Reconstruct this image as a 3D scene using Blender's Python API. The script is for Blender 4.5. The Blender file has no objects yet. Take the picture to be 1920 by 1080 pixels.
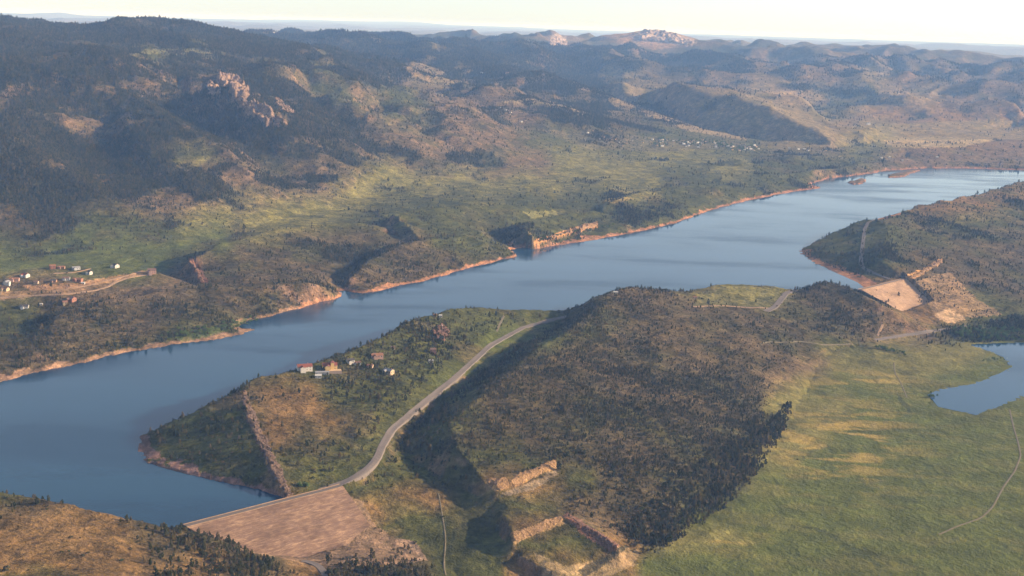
import bpy, math, random
import numpy as np
from mathutils import Matrix, Vector

# ------------------------------------------------------------------ camera, sky, sun, exposure
CAM_H = 800.0                       # metres above the reservoir
FPX = 2318.0                        # focal length in pixels of a 1920 wide frame
ROLL = math.atan(0.031)
PITCH = math.atan(492.0 * math.cos(ROLL) / FPX)
SUN_AZ = math.radians(85.0)         # clockwise from the view direction (+Y)
SUN_EL = math.radians(18.0)
SUN_STRENGTH = 5.0
SKY_STRENGTH = 0.085
EXPOSURE = 1.25
HAZE_DENSITY = 3.1e-5

scene = bpy.context.scene
COL = scene.collection
cam_data = bpy.data.cameras.new("camera")
cam = bpy.data.objects.new("camera", cam_data)
COL.objects.link(cam)
cam_data.sensor_width = 36.0
cam_data.lens = 36.0 * FPX / 1920.0
cam_data.clip_start = 1.0
cam_data.clip_end = 400000.0
cp, sp, cr, sr = math.cos(PITCH), math.sin(PITCH), math.cos(ROLL), math.sin(ROLL)
RIGHT = np.array([1.0, 0, 0]); UP = np.array([0, sp, cp]); FWD = np.array([0, cp, -sp])
cx = cr * RIGHT + sr * UP
cy = -sr * RIGHT + cr * UP
m = Matrix.Identity(4)
for i in range(3):
    m[i][0], m[i][1], m[i][2] = cx[i], cy[i], -FWD[i]
m[2][3] = CAM_H
cam.matrix_world = m
scene.camera = cam

world = bpy.data.worlds.new("World")
scene.world = world
world.use_nodes = True
wn = world.node_tree.nodes; wl = world.node_tree.links
wn.clear()
sky = wn.new("ShaderNodeTexSky"); sky.sky_type = 'NISHITA'; sky.sun_disc = False
sky.sun_elevation = SUN_EL
sky.sun_rotation = SUN_AZ
sky.altitude = 1500.0
sky.air_density = 1.0; sky.dust_density = 0.6; sky.ozone_density = 3.0
bg = wn.new("ShaderNodeBackground"); bg.inputs[1].default_value = SKY_STRENGTH
wo = wn.new("ShaderNodeOutputWorld")
hs = wn.new("ShaderNodeHueSaturation"); hs.inputs["Saturation"].default_value = 0.5; hs.inputs["Value"].default_value = 1.0
wl.new(sky.outputs[0], hs.inputs["Color"]); wl.new(hs.outputs[0], bg.inputs[0]); wl.new(bg.outputs[0], wo.inputs[0])

sd = bpy.data.lights.new("sun", 'SUN')
sd.energy = SUN_STRENGTH; sd.angle = math.radians(0.5); sd.color = (1.0, 0.77, 0.54)
sun = bpy.data.objects.new("sun", sd); COL.objects.link(sun)
sdir = Vector((math.sin(SUN_AZ) * math.cos(SUN_EL), math.cos(SUN_AZ) * math.cos(SUN_EL), math.sin(SUN_EL)))
sun.rotation_euler = sdir.to_track_quat('Z', 'Y').to_euler()
sun.location = (3000, 3000, 3000)

scene.view_settings.view_transform = 'Standard'
scene.view_settings.look = 'None'
scene.view_settings.exposure = EXPOSURE
scene.view_settings.gamma = 1.0
scene.render.engine = 'CYCLES'
scene.cycles.volume_bounces = 4
scene.cycles.max_bounces = 6
scene.cycles.diffuse_bounces = 2
scene.cycles.glossy_bounces = 2

rng = np.random.default_rng(7)
random.seed(7)

# ------------------------------------------------------------------ projection helpers
def ray(px, py):
    """direction of the ray through a point of the 1920x1080 frame, scaled to horizontal length 1"""
    xc = (np.asarray(px, float) - 960.0) / FPX
    yc = (540.0 - np.asarray(py, float)) / FPX
    xl = xc * cr - yc * sr
    yl = xc * sr + yc * cr
    dx = xl; dy = yl * sp + cp; dz = yl * cp - sp
    n = np.sqrt(dx * dx + dy * dy)
    return dx / n, dy / n, dz / n

def project(x, y, z):
    zz = z - CAM_H
    xl = x; yl = y * sp + zz * cp; d = y * cp - zz * sp
    xl = xl / d; yl = yl / d
    xc = xl * cr + yl * sr
    yc = -xl * sr + yl * cr
    return 960.0 + xc * FPX, 540.0 - yc * FPX

def at_z(px, py, z):
    dx, dy, dz = ray(px, py)
    D = (z - CAM_H) / dz
    return dx * D, dy * D

# ------------------------------------------------------------------ noise
def _hash(ix, iy, seed):
    h = (ix.astype(np.int64) * 374761393 + iy.astype(np.int64) * 668265263 + seed * 1442695041) & 0xFFFFFFFF
    h = ((h ^ (h >> 13)) * 1274126177) & 0xFFFFFFFF
    return (h ^ (h >> 16)) & 0xFFFFFFFF

def noise(x, y, seed=0):
    x0 = np.floor(x); y0 = np.floor(y)
    fx = x - x0; fy = y - y0
    ux = fx * fx * fx * (fx * (fx * 6 - 15) + 10); uy = fy * fy * fy * (fy * (fy * 6 - 15) + 10)
    def g(ox, oy):
        a = _hash(x0 + ox, y0 + oy, seed) * (2 * math.pi / 4294967296.0)
        return np.cos(a) * (fx - ox) + np.sin(a) * (fy - oy)
    a = g(0, 0); b = g(1, 0); c = g(0, 1); d = g(1, 1)
    return (a + (b - a) * ux + (c + (d - c) * ux - a - (b - a) * ux) * uy) * 1.5

def fbm(x, y, wl, octaves, seed=0, gain=0.5, spacing=None):
    out = np.zeros_like(x); amp = 1.0; w = wl
    for o in range(octaves):
        n = noise(x / w + 17.3 * o, y / w - 9.1 * o, seed + o)
        if spacing is not None:
            n = n * np.clip(w / (2.5 * spacing) - 1, 0, 1)
        out += amp * n
        amp *= gain; w *= 0.5
    return out

def ridged(x, y, wl, octaves, seed=0, gain=0.5, spacing=None):
    out = np.zeros_like(x); amp = 1.0; w = wl; prev = 1.0
    for o in range(octaves):
        n = 1.0 - (np.sqrt(noise(x / w + 5.7 * o, y / w + 3.3 * o, seed + o) ** 2 + 0.004) - 0.03) * 1.6
        n = n * n
        if spacing is not None:
            n = (n - 0.5) * np.clip(w / (2.5 * spacing) - 1, 0, 1) + 0.5
        out += amp * (n - 0.5) * prev
        prev = np.clip(n, 0, 1) * 0.7 + 0.3
        amp *= gain; w *= 0.5
    return out

def inside(poly, x, y):
    r = np.zeros(x.shape, bool)
    n = len(poly)
    xs = [p[0] for p in poly]; ys = [p[1] for p in poly]
    bb = (x >= min(xs)) & (x <= max(xs)) & (y >= min(ys)) & (y <= max(ys))
    xi = x[bb]; yi = y[bb]; q = np.zeros(xi.shape, bool)
    for i in range(n):
        x1, y1 = poly[i]; x2, y2 = poly[(i + 1) % n]
        if y1 == y2: continue
        c = (yi > y1) != (yi > y2)
        q ^= c & (xi < (x2 - x1) * (yi - y1) / (y2 - y1) + x1)
    r[bb] = q
    return r

# ------------------------------------------------------------------ terrain: lines of known height
# every line is a list of (px, py, z): where the line shows in the frame and its height in metres above the lake
WEST_SHORE = [(-260, 770), (-120, 742), (0, 718), (60, 701), (150, 683), (230, 663), (330, 646), (400, 638), (450, 629), (487, 618),
              (446, 611), (470, 602), (520, 590), (600, 568), (643, 557), (640, 546), (655, 548), (680, 552), (740, 539), (800, 526),
              (870, 506), (930, 491), (971, 480), (962, 470), (980, 464), (998, 468), (1060, 459), (1120, 449), (1165, 441), (1190, 437),
              (1250, 423), (1300, 407), (1330, 395), (1400, 377), (1470, 363), (1545, 353), (1520, 345), (1560, 333), (1620, 327),
              (1660, 321), (1735, 315)]
FAR_SHORE = [(1800, 316), (1920, 320), (2020, 324)]
EAST_SHORE = [(1980, 338), (1920, 346), (1890, 352), (1830, 369), (1765, 384), (1690, 396), (1635, 411), (1590, 427), (1540, 448),
              (1495, 470), (1515, 488), (1555, 509), (1600, 529), (1614, 540)]
BACK_SHORE = [(1585, 545), (1545, 537), (1500, 546), (1430, 545), (1350, 541), (1300, 553), (1250, 551), (1180, 545), (1145, 553), (1090, 583),
              (1040, 592), (960, 592), (900, 588), (850, 590), (790, 612), (730, 645), (650, 684), (570, 709), (500, 727), (440, 748), (340, 792), (285, 815),
              (252, 822)]
NEAR_SHORE = [(258, 850), (275, 870), (340, 889), (430, 906), (510, 926), (536, 934)]
DAM_SHORE = [(440, 961), (347, 985)]
HILL_SHORE = [(330, 1004), (300, 1012), (200, 990), (100, 964), (0, 944), (-120, 930), (-300, 905)]

def xyz(l):
    return [(*map(float, at_z(a, b, 0.0)),) for a, b in l]
LAKE = xyz(WEST_SHORE + FAR_SHORE + EAST_SHORE + BACK_SHORE + NEAR_SHORE + DAM_SHORE + HILL_SHORE)
POND_Z = -80.0
POND = [(1815, 646), (1850, 655), (1888, 670), (1902, 690), (1880, 702), (1840, 716), (1770, 730), (1748, 741), (1765, 762), (1828, 776),
        (1870, 762), (1920, 738), (2050, 700), (2100, 660), (2000, 641), (1900, 644)]
PONDW = [tuple(map(float, at_z(a, b, POND_Z))) for a, b in POND]

ZL = []      # world-space polylines of (x, y, z)
def add(l, back=None, shift=0):
    w = [(*map(float, at_z(a, b, c)), c) for a, b, c in l]
    ZL.append(w)
    if back:
        q = []
        for (x, y, z) in w:
            r = math.hypot(x, y); k = (r + back[0]) / r
            q.append((x * k - (back[2] if len(back) > 2 else 0), y * k, back[1] if len(back) < 4 else min(z, back[1])))
        ZL.append(q)
def addD(l):
    w = []
    for a, b, D in l:
        dx, dy, dz = ray(a, b)
        w.append((float(dx * D), float(dy * D), float(CAM_H + dz * D)))
    ZL.append(w)

# banks: the bare strip above the water
def bank(l, up, z=7.0):
    add([(a, b - up * max(0.25, (b - 60) / 560.0), z) for a, b in l])
bank([p for p in WEST_SHORE[:9]], 11); bank(WEST_SHORE[11:14], 9)
bank(WEST_SHORE[17:23], 10); bank(WEST_SHORE[26:35], 9, 6)
bank(NEAR_SHORE[1:5], 7, 5)
add([(a, b - 2.0, 4) for a, b in WEST_SHORE[37:43]])
add([(1740, 312, 9), (1800, 311, 9), (1920, 315, 9), (2020, 319, 9)])
# first hogback between the lake and the road
add([(540, 931, 8), (515, 885, 25), (485, 825, 42), (462, 775, 55), (452, 735, 62), (475, 709, 68), (560, 690, 72), (650, 664, 75), (720, 630, 75),
     (780, 597, 72), (845, 578, 62), (900, 576, 48), (960, 581, 36), (1040, 583, 22), (1085, 577, 22)])
add([(452, 735, 62), (400, 755, 47), (340, 784, 29), (290, 805, 12), (258, 816, 5)])
ROAD = [(347, 986, 8), (440, 962, 8), (540, 936, 8), (600, 921, 9), (648, 905, 10), (685, 884, 12), (706, 862, 13), (716, 838, 14), (733, 808, 15), (780, 768, 17),
        (850, 712, 18), (920, 648, 17), (980, 615, 14), (1040, 599, 10)]
add(ROAD[4:])
add([(640, 845, 22), (690, 780, 38), (780, 700, 40), (860, 640, 38)])
# second hogback and the shaded valley on its west side
add([(1085, 577, 30), (1110, 562, 60), (1140, 549, 68), (1180, 538, 66), (1230, 541, 56), (1270, 547, 42), (1300, 546, 35), (1350, 533, 34), (1420, 534, 28), (1490, 542, 22)])
add([(932, 925, -14), (908, 905, -2), (884, 872, 13), (858, 832, 26), (845, 790, 35), (872, 764, 41), (930, 715, 50), (1010, 655, 54), (1070, 615, 58), (1110, 585, 62),
     (1150, 560, 66)])
add([(756, 925, -22), (750, 880, -10), (752, 830, -1), (800, 778, 2), (870, 718, 6), (960, 655, 8), (1050, 606, 7)])
add([(780, 870, -20), (835, 905, -22), (900, 935, -26)])
add([(1530, 690, -70), (1520, 722, -74), (1490, 770, -74), (1455, 840, -72), (1400, 905, -69), (1330, 965, -67), (1240, 1028, -66), (1165, 1050, -64)])
add([(1530, 690, -70), (1570, 655, -62), (1640, 640, -62)])
add([(1300, 600, 28), (1380, 620, 5), (1460, 655, -30), (1500, 700, -62)])
add([(1480, 598, -8), (1520, 615, -22), (1600, 645, -55)])
# quarry terraces in front
add([(925, 908, 1), (960, 895, 2), (1000, 880, 5), (1040, 864, 8)])
add([(930, 919, -6), (968, 906, -6), (1010, 891, -4), (1045, 875, -1), (1090, 880, -4)])
add([(938, 955, -20), (952, 985, -21), (961, 1003, -22), (1000, 985, -20), (1050, 968, -20), (1090, 985, -22), (1140, 1010, -28), (1165, 1026, -34)])
add([(963, 1018, -29), (1005, 1002, -29), (1056, 982, -26), (1090, 996, -28), (1130, 1016, -35), (1160, 1032, -40)])
add([(972, 1040, -36), (1000, 1052, -38), (1030, 1066, -41), (1060, 1075, -44)])
add([(965, 1050, -50), (990, 1075, -54), (1020, 1090, -57)])
add([(925, 960, -33), (935, 1000, -38), (948, 1022, -42)])
add([(1060, 1005, -34), (1120, 1040, -46), (1150, 1050, -54)])
# the east valley
for l in [[(1200, 1080, -68), (1500, 1080, -78), (1920, 1085, -84), (2100, 1080, -86)], [(1480, 900, -77), (1700, 880, -80), (1920, 880, -82), (2100, 880, -84)],
          [(1560, 740, -75), (1680, 740, -78), (1740, 760, -79), (1830, 785, -79), (1920, 748, -79)], [(1600, 690, -72), (1720, 680, -76), (1830, 690, -79)],
          [(1640, 640, -62), (1740, 632, -68), (1820, 636, -76), (1920, 632, -77)], [(1200, 1200, -72), (1600, 1250, -82), (2200, 1250, -90)]]:
    add(l)
# third hill, the second dam, third hogback
add([(1490, 552, 14), (1515, 538, 28), (1552, 527, 38), (1600, 543, 34), (1650, 572, 8), (1700, 600, -28), (1740, 618, -50)])
add([(1480, 575, 4), (1530, 600, -14), (1580, 625, -36), (1640, 640, -60)])
add([(1622, 556, -14), (1700, 588, -46), (1770, 612, -60), (1815, 612, -62)])
add([(1700, 524, 16), (1720, 545, -6), (1760, 580, -38), (1830, 600, -60), (1920, 612, -72)])
add([(1663, 411, 74), (1661, 440, 66), (1652, 470, 52), (1656, 488, 42), (1678, 508, 26), (1700, 524, 14)])
add([(1663, 411, 74), (1625, 411, 66), (1580, 429, 42), (1535, 449, 20), (1500, 466, 4)])
add([(1663, 411, 74), (1700, 392, 76), (1770, 377, 74), (1830, 363, 74), (1880, 350, 74), (1930, 338, 76), (2050, 320, 80)], (110, 0))
add([(1600, 505, 6), (1640, 512, 8), (1680, 524, 8)])
add([(1900, 480, -10), (1920, 540, -48), (2050, 560, -80)])
add([(1800, 390, 62), (1850, 400, 50), (1900, 420, 30), (2000, 440, -20)])
add([(1715, 500, 14), (1750, 490, 16), (1790, 510, -4)])
# foreground hill at the lower left
add([(-250, 875, 108), (0, 921, 88), (100, 941, 78), (200, 965, 66), (290, 986, 50), (350, 998, 40), (430, 1022, 26), (500, 1042, 14), (560, 1068, -6)])
add([(-250, 1100, 118), (0, 1085, 104), (200, 1090, 90), (400, 1090, 55), (520, 1095, 15), (570, 1095, -8)])
add([(-300, 1250, 125), (200, 1250, 105), (450, 1250, 60)])
add([(600, 1035, -34), (660, 1045, -20), (720, 1056, -22), (800, 1078, -34)], )
add([(620, 1085, -12), (700, 1090, -14), (790, 1100, -26)])
add([(370, 1004, 0), (470, 1035, -22), (560, 1046, -34), (600, 1030, -38), (700, 1010, -40), (790, 1040, -46)])
for l in [[(660, 935, -8), (700, 970, -30), (770, 1000, -40), (830, 1050, -50), (860, 1080, -56)], [(650, 918, -2), (700, 905, -6), (740, 890, -10)],
          [(860, 940, -32), (900, 1000, -42), (930, 1060, -50), (950, 1090, -54)], [(1100, 1075, -62), (1180, 1060, -65)], [(700, 1250, -60), (1000, 1250, -70)]]:
    add(l)

# west side: ridges along the lake
add([(98, 602, 52), (130, 577, 60), (200, 563, 63), (300, 549, 62), (400, 541, 63), (500, 531, 62), (580, 531, 52), (625, 541, 26)])
add([(98, 602, 52), (90, 622, 44), (95, 640, 38)])
add([(70, 632, 18), (60, 615, 22), (110, 592, 30), (180, 578, 40), (260, 560, 48)])
add([(-200, 640, 55), (0, 642, 42), (50, 648, 40), (75, 662, 30)], )
add([(-200, 600, 30), (0, 612, 24), (60, 618, 20)])
add([(-200, 540, 90), (0, 521, 85), (50, 504, 88), (100, 497, 88), (200, 496, 86), (290, 507, 82), (330, 524, 66), (372, 541, 56)], (130, 34))
add([(0, 560, 58), (100, 555, 60), (200, 545, 62), (300, 535, 62)])
add([(0, 478, 34), (150, 478, 34), (250, 474, 33), (340, 462, 33), (440, 438, 35), (560, 400, 38), (650, 385, 40), (700, 395, 44)])
add([(376, 530, 50), (364, 508, 68), (357, 486, 82), (400, 461, 92), (450, 445, 95), (520, 430, 95), (600, 418, 92), (680, 417, 85), (735, 428, 70), (760, 440, 58)], (150, 42))
add([(318, 498, 33), (335, 515, 36), (366, 536, 48)])
add([(560, 528, 42), (600, 512, 30), (638, 522, 6), (690, 483, 30), (740, 458, 42)])
add([(660, 520, 34), (690, 488, 54), (740, 464, 64), (800, 448, 68), (870, 443, 62), (930, 458, 36), (966, 474, 12)])
add([(640, 528, 3), (652, 543, 3)])
add([(736, 402, 88), (762, 420, 84), (789, 446, 66)])
add([(736, 402, 88), (800, 391, 90), (880, 386, 84), (950, 384, 74), (1000, 380, 66)], (140, 45))
add([(692, 405, 46), (722, 436, 48), (768, 452, 52)])
add([(790, 446, 60), (850, 437, 58), (905, 432, 46)])
add([(983, 424, 58), (1002, 450, 38), (1000, 464, 8)])
add([(983, 424, 58), (1020, 408, 62), (1060, 398, 62), (1115, 395, 56), (1140, 405, 40)], (120, 25))
add([(905, 430, 30), (935, 450, 6), (975, 465, 2)])
add([(1005, 453, 24), (1060, 436, 26), (1118, 420, 28)])
add([(1004, 458, 8), (1060, 448, 8), (1120, 433, 8)])
add([(1160, 425, 22), (1250, 403, 22), (1350, 372, 22), (1450, 352, 20)])
add([(1130, 385, 58), (1200, 362, 60), (1290, 345, 56), (1350, 350, 40)], (200, 36))
add([(1300, 330, 44), (1370, 310, 58), (1390, 297, 92), (1400, 302, 80), (1420, 315, 50)])
add([(1290, 362, 40), (1335, 350, 66), (1355, 358, 40)])
add([(1420, 330, 55), (1500, 322, 50), (1600, 308, 40), (1700, 297, 40)], (180, 34))
add([(1470, 298, 58), (1490, 290, 84), (1510, 295, 60)])
for l in [[(900, 345, 44), (1050, 328, 46), (1200, 308, 48), (1350, 290, 50), (1500, 284, 50), (1650, 268, 50), (1920, 250, 50), (2100, 250, 50)],
          [(650, 372, 42), (800, 350, 44), (900, 335, 46)], [(1650, 280, 75), (1720, 278, 84), (1800, 270, 92), (1900, 276, 86), (2000, 280, 80)],
          [(1780, 300, 30), (1920, 302, 30), (2060, 302, 30)], [(1660, 252, 60), (1920, 238, 62), (2100, 235, 62)]]:
    add(l)
add([(-200, 440, 78), (0, 432, 76), (150, 425, 74), (300, 415, 72), (450, 388, 72), (550, 372, 74), (650, 350, 74), (800, 325, 74), (900, 308, 74), (1040, 298, 74),
     (1150, 284, 74), (1235, 271, 72), (1400, 266, 70), (1560, 270, 66)])
FOOT = [(-200, 440, 78), (0, 432, 76), (150, 425, 74), (300, 415, 72), (450, 388, 72), (550, 372, 74), (650, 350, 74), (800, 325, 74), (900, 308, 74), (1040, 298, 74),
     (1150, 284, 74), (1235, 271, 72)]
def addS(l, e, s=0.195):
    """mountain slope rising from the foot line; e is the height above (spur) or below (gully) the even slope"""
    w = []
    for k, (a, b) in enumerate(l):
        ee = e if not isinstance(e, (list, tuple)) else e[0] + (e[1] - e[0]) * k / (len(l) - 1)
        Df = np.interp(a, [q_[0] for q_ in FOOT], [math.hypot(*map(float, at_z(*q_))) for q_ in FOOT])
        dx, dy, dz = ray(a, b)
        D = (CAM_H - 72 + s * Df - ee) / (-float(dz) + s)
        w.append((float(dx * D), float(dy * D), float(CAM_H + dz * D)))
    ZL.append(w)
addS([(-200, 90), (0, 100), (120, 112), (200, 138), (270, 160), (310, 190), (350, 240), (420, 290), (470, 330), (520, 355)], (95, 20))
addS([(0, 180), (60, 215), (110, 270), (190, 335), (230, 380)], (-55, -15))
addS([(0, 245), (60, 280), (130, 320), (200, 370), (240, 395)], (50, 10))
addS([(-100, 330), (0, 350), (80, 390)], (25, 5))
addS([(225, 190), (250, 230), (300, 290), (350, 335), (400, 375)], (55, 12))
addS([(200, 210), (215, 250), (255, 310), (310, 360)], (-40, -12))
addS([(330, 165), (345, 190), (385, 235), (430, 270), (500, 320), (560, 350)], (-110, -20))
addS([(110, 104), (200, 100), (280, 100), (380, 117), (470, 126), (560, 112), (640, 135), (740, 170), (800, 195), (850, 225), (900, 255), (960, 282), (1010, 296)], (75, 5))
addS([(420, 138), (445, 165), (480, 195), (530, 235), (600, 290), (650, 330)], (145, 10))
addS([(380, 150), (400, 200), (455, 240)], (-20, 0))
addS([(565, 150), (600, 200), (660, 250), (720, 300)], (-80, -15))
addS([(620, 160), (680, 205), (740, 245), (800, 290)], (50, 10))
addS([(700, 178), (735, 212), (800, 250), (850, 280)], (-85, -15))
addS([(745, 190), (790, 220), (850, 252), (880, 280)], (50, 8))
addS([(160, 94), (350, 94), (480, 108), (540, 104)], -90)
addS([(-200, 66), (0, 70), (250, 62), (500, 88), (600, 96)], -90)
addS([(-200, 30), (0, 43), (80, 44), (130, 42), (200, 34), (290, 28), (350, 37), (400, 43), (500, 62), (640, 80)], -230)
# mountains, given by distance
for l in [
    [(560, 74, 12800), (640, 64, 13000), (700, 60, 13000), (730, 68, 13200), (850, 63, 13500), (900, 66, 13500), (960, 82, 13800)],
    [(600, 100, 10600), (700, 112, 10500), (850, 130, 10400), (1000, 150, 10300)],
    [(700, 130, 9300), (800, 148, 9200), (900, 160, 9100)],
    [(760, 168, 9000), (820, 160, 8700), (870, 178, 8800), (905, 158, 8700), (960, 185, 8700), (1050, 198, 8600), (1130, 220, 8400)],
    [(820, 200, 7900), (900, 215, 7800), (1000, 245, 7700), (1100, 262, 7800)],
    [(1030, 142, 10500), (1100, 162, 10200), (1180, 190, 9800), (1240, 216, 9500), (1300, 238, 9250), (1400, 258, 9000)],
    [(1090, 165, 10800), (1130, 185, 10700), (1180, 205, 10300), (1240, 228, 9900)],
    [(1070, 150, 11300), (1120, 152, 11100), (1165, 135, 10900), (1190, 150, 10850), (1222, 170, 10800)],
    [(1165, 135, 10900), (1172, 160, 10600), (1195, 195, 10300)], [(1080, 160, 10900), (1130, 184, 10500), (1165, 200, 10300), (1240, 230, 9850)], [(1218, 178, 10750), (1215, 205, 10350)],
    [(1228, 162, 10850), (1262, 148, 10500), (1300, 166, 10250), (1345, 177, 10100), (1390, 179, 9800), (1450, 198, 9450), (1500, 224, 9150), (1560, 264, 8800)],
    [(1236, 185, 10650), (1262, 218, 10100), (1300, 242, 9600), (1380, 259, 9200), (1480, 271, 8950)],
    [(1345, 177, 10100), (1330, 205, 9800), (1310, 226, 9600)], [(1430, 190, 9600), (1405, 220, 9350), (1380, 240, 9250)], [(1262, 148, 10500), (1275, 180, 10150), (1290, 205, 9950)],
    [(1420, 170, 11200), (1500, 190, 10700), (1560, 225, 10000), (1600, 250, 9400)],
    [(1500, 200, 11200), (1560, 235, 10000), (1620, 250, 9300)],
    [(900, 95, 14000), (1000, 105, 14000), (1200, 108, 14200), (1400, 118, 14000)],
    [(1000, 130, 12700), (1150, 125, 12900), (1300, 140, 12500), (1420, 160, 12000)],
    [(1000, 74, 17000), (1042, 62, 17000), (1090, 72, 17000), (1140, 71, 17000), (1175, 57, 17500), (1195, 52, 17500), (1225, 51, 17500), (1270, 60, 17500), (1312, 78, 17200), (1400, 85, 17500), (1480, 84, 18000), (1540, 71, 18500), (1600, 76, 18500), (1680, 92, 18000), (1760, 110, 17000)],
    [(1140, 90, 16000), (1215, 88, 16200), (1300, 96, 16000)],
    [(1780, 118, 16500), (1820, 101, 16200), (1860, 118, 15900), (1960, 112, 16000)],
    [(1500, 110, 15500), (1600, 112, 15200), (1700, 130, 14500)],
    [(1440, 140, 13300), (1500, 130, 13600), (1560, 150, 12900), (1620, 150, 13000), (1700, 172, 12500), (1740, 190, 12000)],
    [(1500, 175, 12200), (1600, 185, 12000), (1640, 200, 11500), (1700, 215, 11200)],
    [(1780, 150, 14000), (1850, 160, 13600), (1920, 175, 13000)], [(1800, 195, 12300), (1860, 190, 12400), (1920, 205, 11900), (2060, 200, 12200)],
    [(1500, 245, 9600), (1640, 238, 9700)],
    ]:
    addD(l)
def eye(x): return 48 + (x - 960) * 0.031
addD([(x, eye(x) + 30, 28000) for x in range(-200, 2200, 100)])
addD([(x, eye(x) + 15 + 3 * math.sin(x * 0.013), 44000) for x in range(-200, 2200, 60)])
addD([(-100, 30, 62000), (0, 24, 62000), (45, 16, 62000), (80, 10, 62000), (110, 17, 62000), (165, 29, 62000)])
FARX = [-300, 200, 380, 500, 640, 740, 850, 960, 1060, 1150, 1300, 1450, 1700, 1920, 2300]
FARY = [14, 31, 37, 37, 37.5, 39.5, 46.5, 51, 55.5, 58, 64.5, 69.5, 77, 83, 95]
addD([(x, float(np.interp(x, FARX, FARY)) + 1.0 * math.sin(x * 0.031), 85000) for x in range(-300, 2300, 40)])
addD([(x, float(np.interp(x, FARX, FARY)) + 6 + 2 * math.sin(x * 0.017 + 2), 62000) for x in range(-300, 2300, 40)])
addD([(x, float(np.interp(x, FARX, FARY)) + 1.5, 138000) for x in range(-400, 2400, 200)])

# ------------------------------------------------------------------ solve the base surface on a log-polar grid
DT = 0.0025
TH0, TH1 = -0.72, 0.72
V0, V1 = math.log(900.0), math.log(150000.0)
NT = int((TH1 - TH0) / DT) + 1; NV = int((V1 - V0) / DT) + 1
NT += (-NT) % 32; NV += (-NV) % 32
val = np.zeros((NV, NT)); wgt = np.zeros((NV, NT))
def splat(w, z, force=False):
    w = np.asarray(w); 
    t = (np.arctan2(w[:, 0], w[:, 1]) - TH0) / DT; v = (np.log(np.hypot(w[:, 0], w[:, 1])) - V0) / DT
    i = np.round(v).astype(int); j = np.round(t).astype(int)
    ok = (i >= 0) & (i < NV) & (j >= 0) & (j < NT)
    i, j, z = i[ok], j[ok], z[ok]
    np.add.at(val, (i, j), z); np.add.at(wgt, (i, j), 1.0)
def dense(pts, step=3.0):
    out = []
    for a, b in zip(pts[:-1], pts[1:]):
        a = np.array(a, float); b = np.array(b, float)
        L = np.linalg.norm(b[:2] - a[:2]); r = math.hypot(a[0], a[1])
        n = max(2, int(L / (r * DT * 0.5)))
        t = np.linspace(0, 1, n)[:, None]
        out.append(a * (1 - t) + b * t)
    return np.vstack(out)
for l in ZL:
    d = dense(l); splat(d, d[:, 2])
cell_t, cell_v = np.meshgrid(TH0 + DT * np.arange(NT), V0 + DT * np.arange(NV))
GX = np.exp(cell_v) * np.sin(cell_t); GY = np.exp(cell_v) * np.cos(cell_t)
lake_cells = inside(LAKE, GX, GY)
pond_cells = inside(PONDW, GX, GY)
ISLAND = [tuple(map(float, at_z(a, b, 0))) for a, b in [(1590, 344), (1596, 338), (1612, 335), (1624, 338), (1616, 343), (1602, 347)]]
SPIT = [tuple(map(float, at_z(a, b, 0))) for a, b in [(1660, 334), (1664, 328), (1690, 323), (1722, 318), (1731, 320), (1712, 326), (1688, 332)]]
isl = inside(ISLAND, GX, GY) | inside(SPIT, GX, GY)
d = dense([(x, y, 0.3) for x, y in LAKE + LAKE[:1]]); splat(d, d[:, 2])
val[lake_cells] = -9.0; wgt[lake_cells] = 1.0
val[isl] = 6.0; wgt[isl] = 1.0
d = dense([(x, y, POND_Z + 0.5) for x, y in PONDW + PONDW[:1]]); splat(d, d[:, 2])
val[pond_cells] = POND_Z - 3.0; wgt[pond_cells] = 1.0
levels = [(val, wgt)]
for k in range(5):
    v_, w_ = levels[-1]
    s = v_.reshape(v_.shape[0] // 2, 2, v_.shape[1] // 2, 2).sum((1, 3)); ww = w_.reshape(w_.shape[0] // 2, 2, w_.shape[1] // 2, 2).sum((1, 3))
    levels.append((s, ww))
cur = None
for k in range(5, -1, -1):
    v_, w_ = levels[k]
    fix = w_ > 0
    tgt = np.where(fix, v_ / np.maximum(w_, 1e-9), 0)
    if cur is None:
        cur = np.full(v_.shape, tgt[fix].mean())
    else:
        cur = np.repeat(np.repeat(cur, 2, 0), 2, 1)
    cur[fix] = tgt[fix]
    for it in range(500 if k == 5 else (200 if k > 1 else 110)):
        p = np.pad(cur, 1, mode='edge')
        cur = (p[:-2, 1:-1] + p[2:, 1:-1] + p[1:-1, :-2] + p[1:-1, 2:]) * 0.25
        cur[fix] = tgt[fix]
BASE = cur
# a second, softened copy for the high ground
soft = BASE.copy()
for it in range(6):
    p = np.pad(soft, 1, mode='edge')
    soft = (p[:-2, 1:-1] + p[2:, 1:-1] + p[1:-1, :-2] + p[1:-1, 2:] + 2 * soft) / 6
# distance-like field to the lake (0 in the lake, grows outward, in metres)
shoref = lake_cells.astype(float)
near_lake = lake_cells.astype(float)
for it in range(14):
    p = np.pad(near_lake, 1, mode='edge')
    near_lake = np.maximum.reduce([near_lake, (p[:-2, 1:-1] + p[2:, 1:-1] + p[1:-1, :-2] + p[1:-1, 2:]) * 0.25])
for it in range(4):
    p = np.pad(soft, 1, mode='edge')
def gridlook(G, x, y):
    t = (np.arctan2(x, y) - TH0) / DT; v = (np.log(np.maximum(np.hypot(x, y), 1)) - V0) / DT
    t = np.clip(t, 0, NT - 1.001); v = np.clip(v, 0, NV - 1.001)
    i = v.astype(int); j = t.astype(int); fi = v - i; fj = t - j
    return G[i, j] * (1 - fi) * (1 - fj) + G[i + 1, j] * fi * (1 - fj) + G[i, j + 1] * (1 - fi) * fj + G[i + 1, j + 1] * fi * fj

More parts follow.
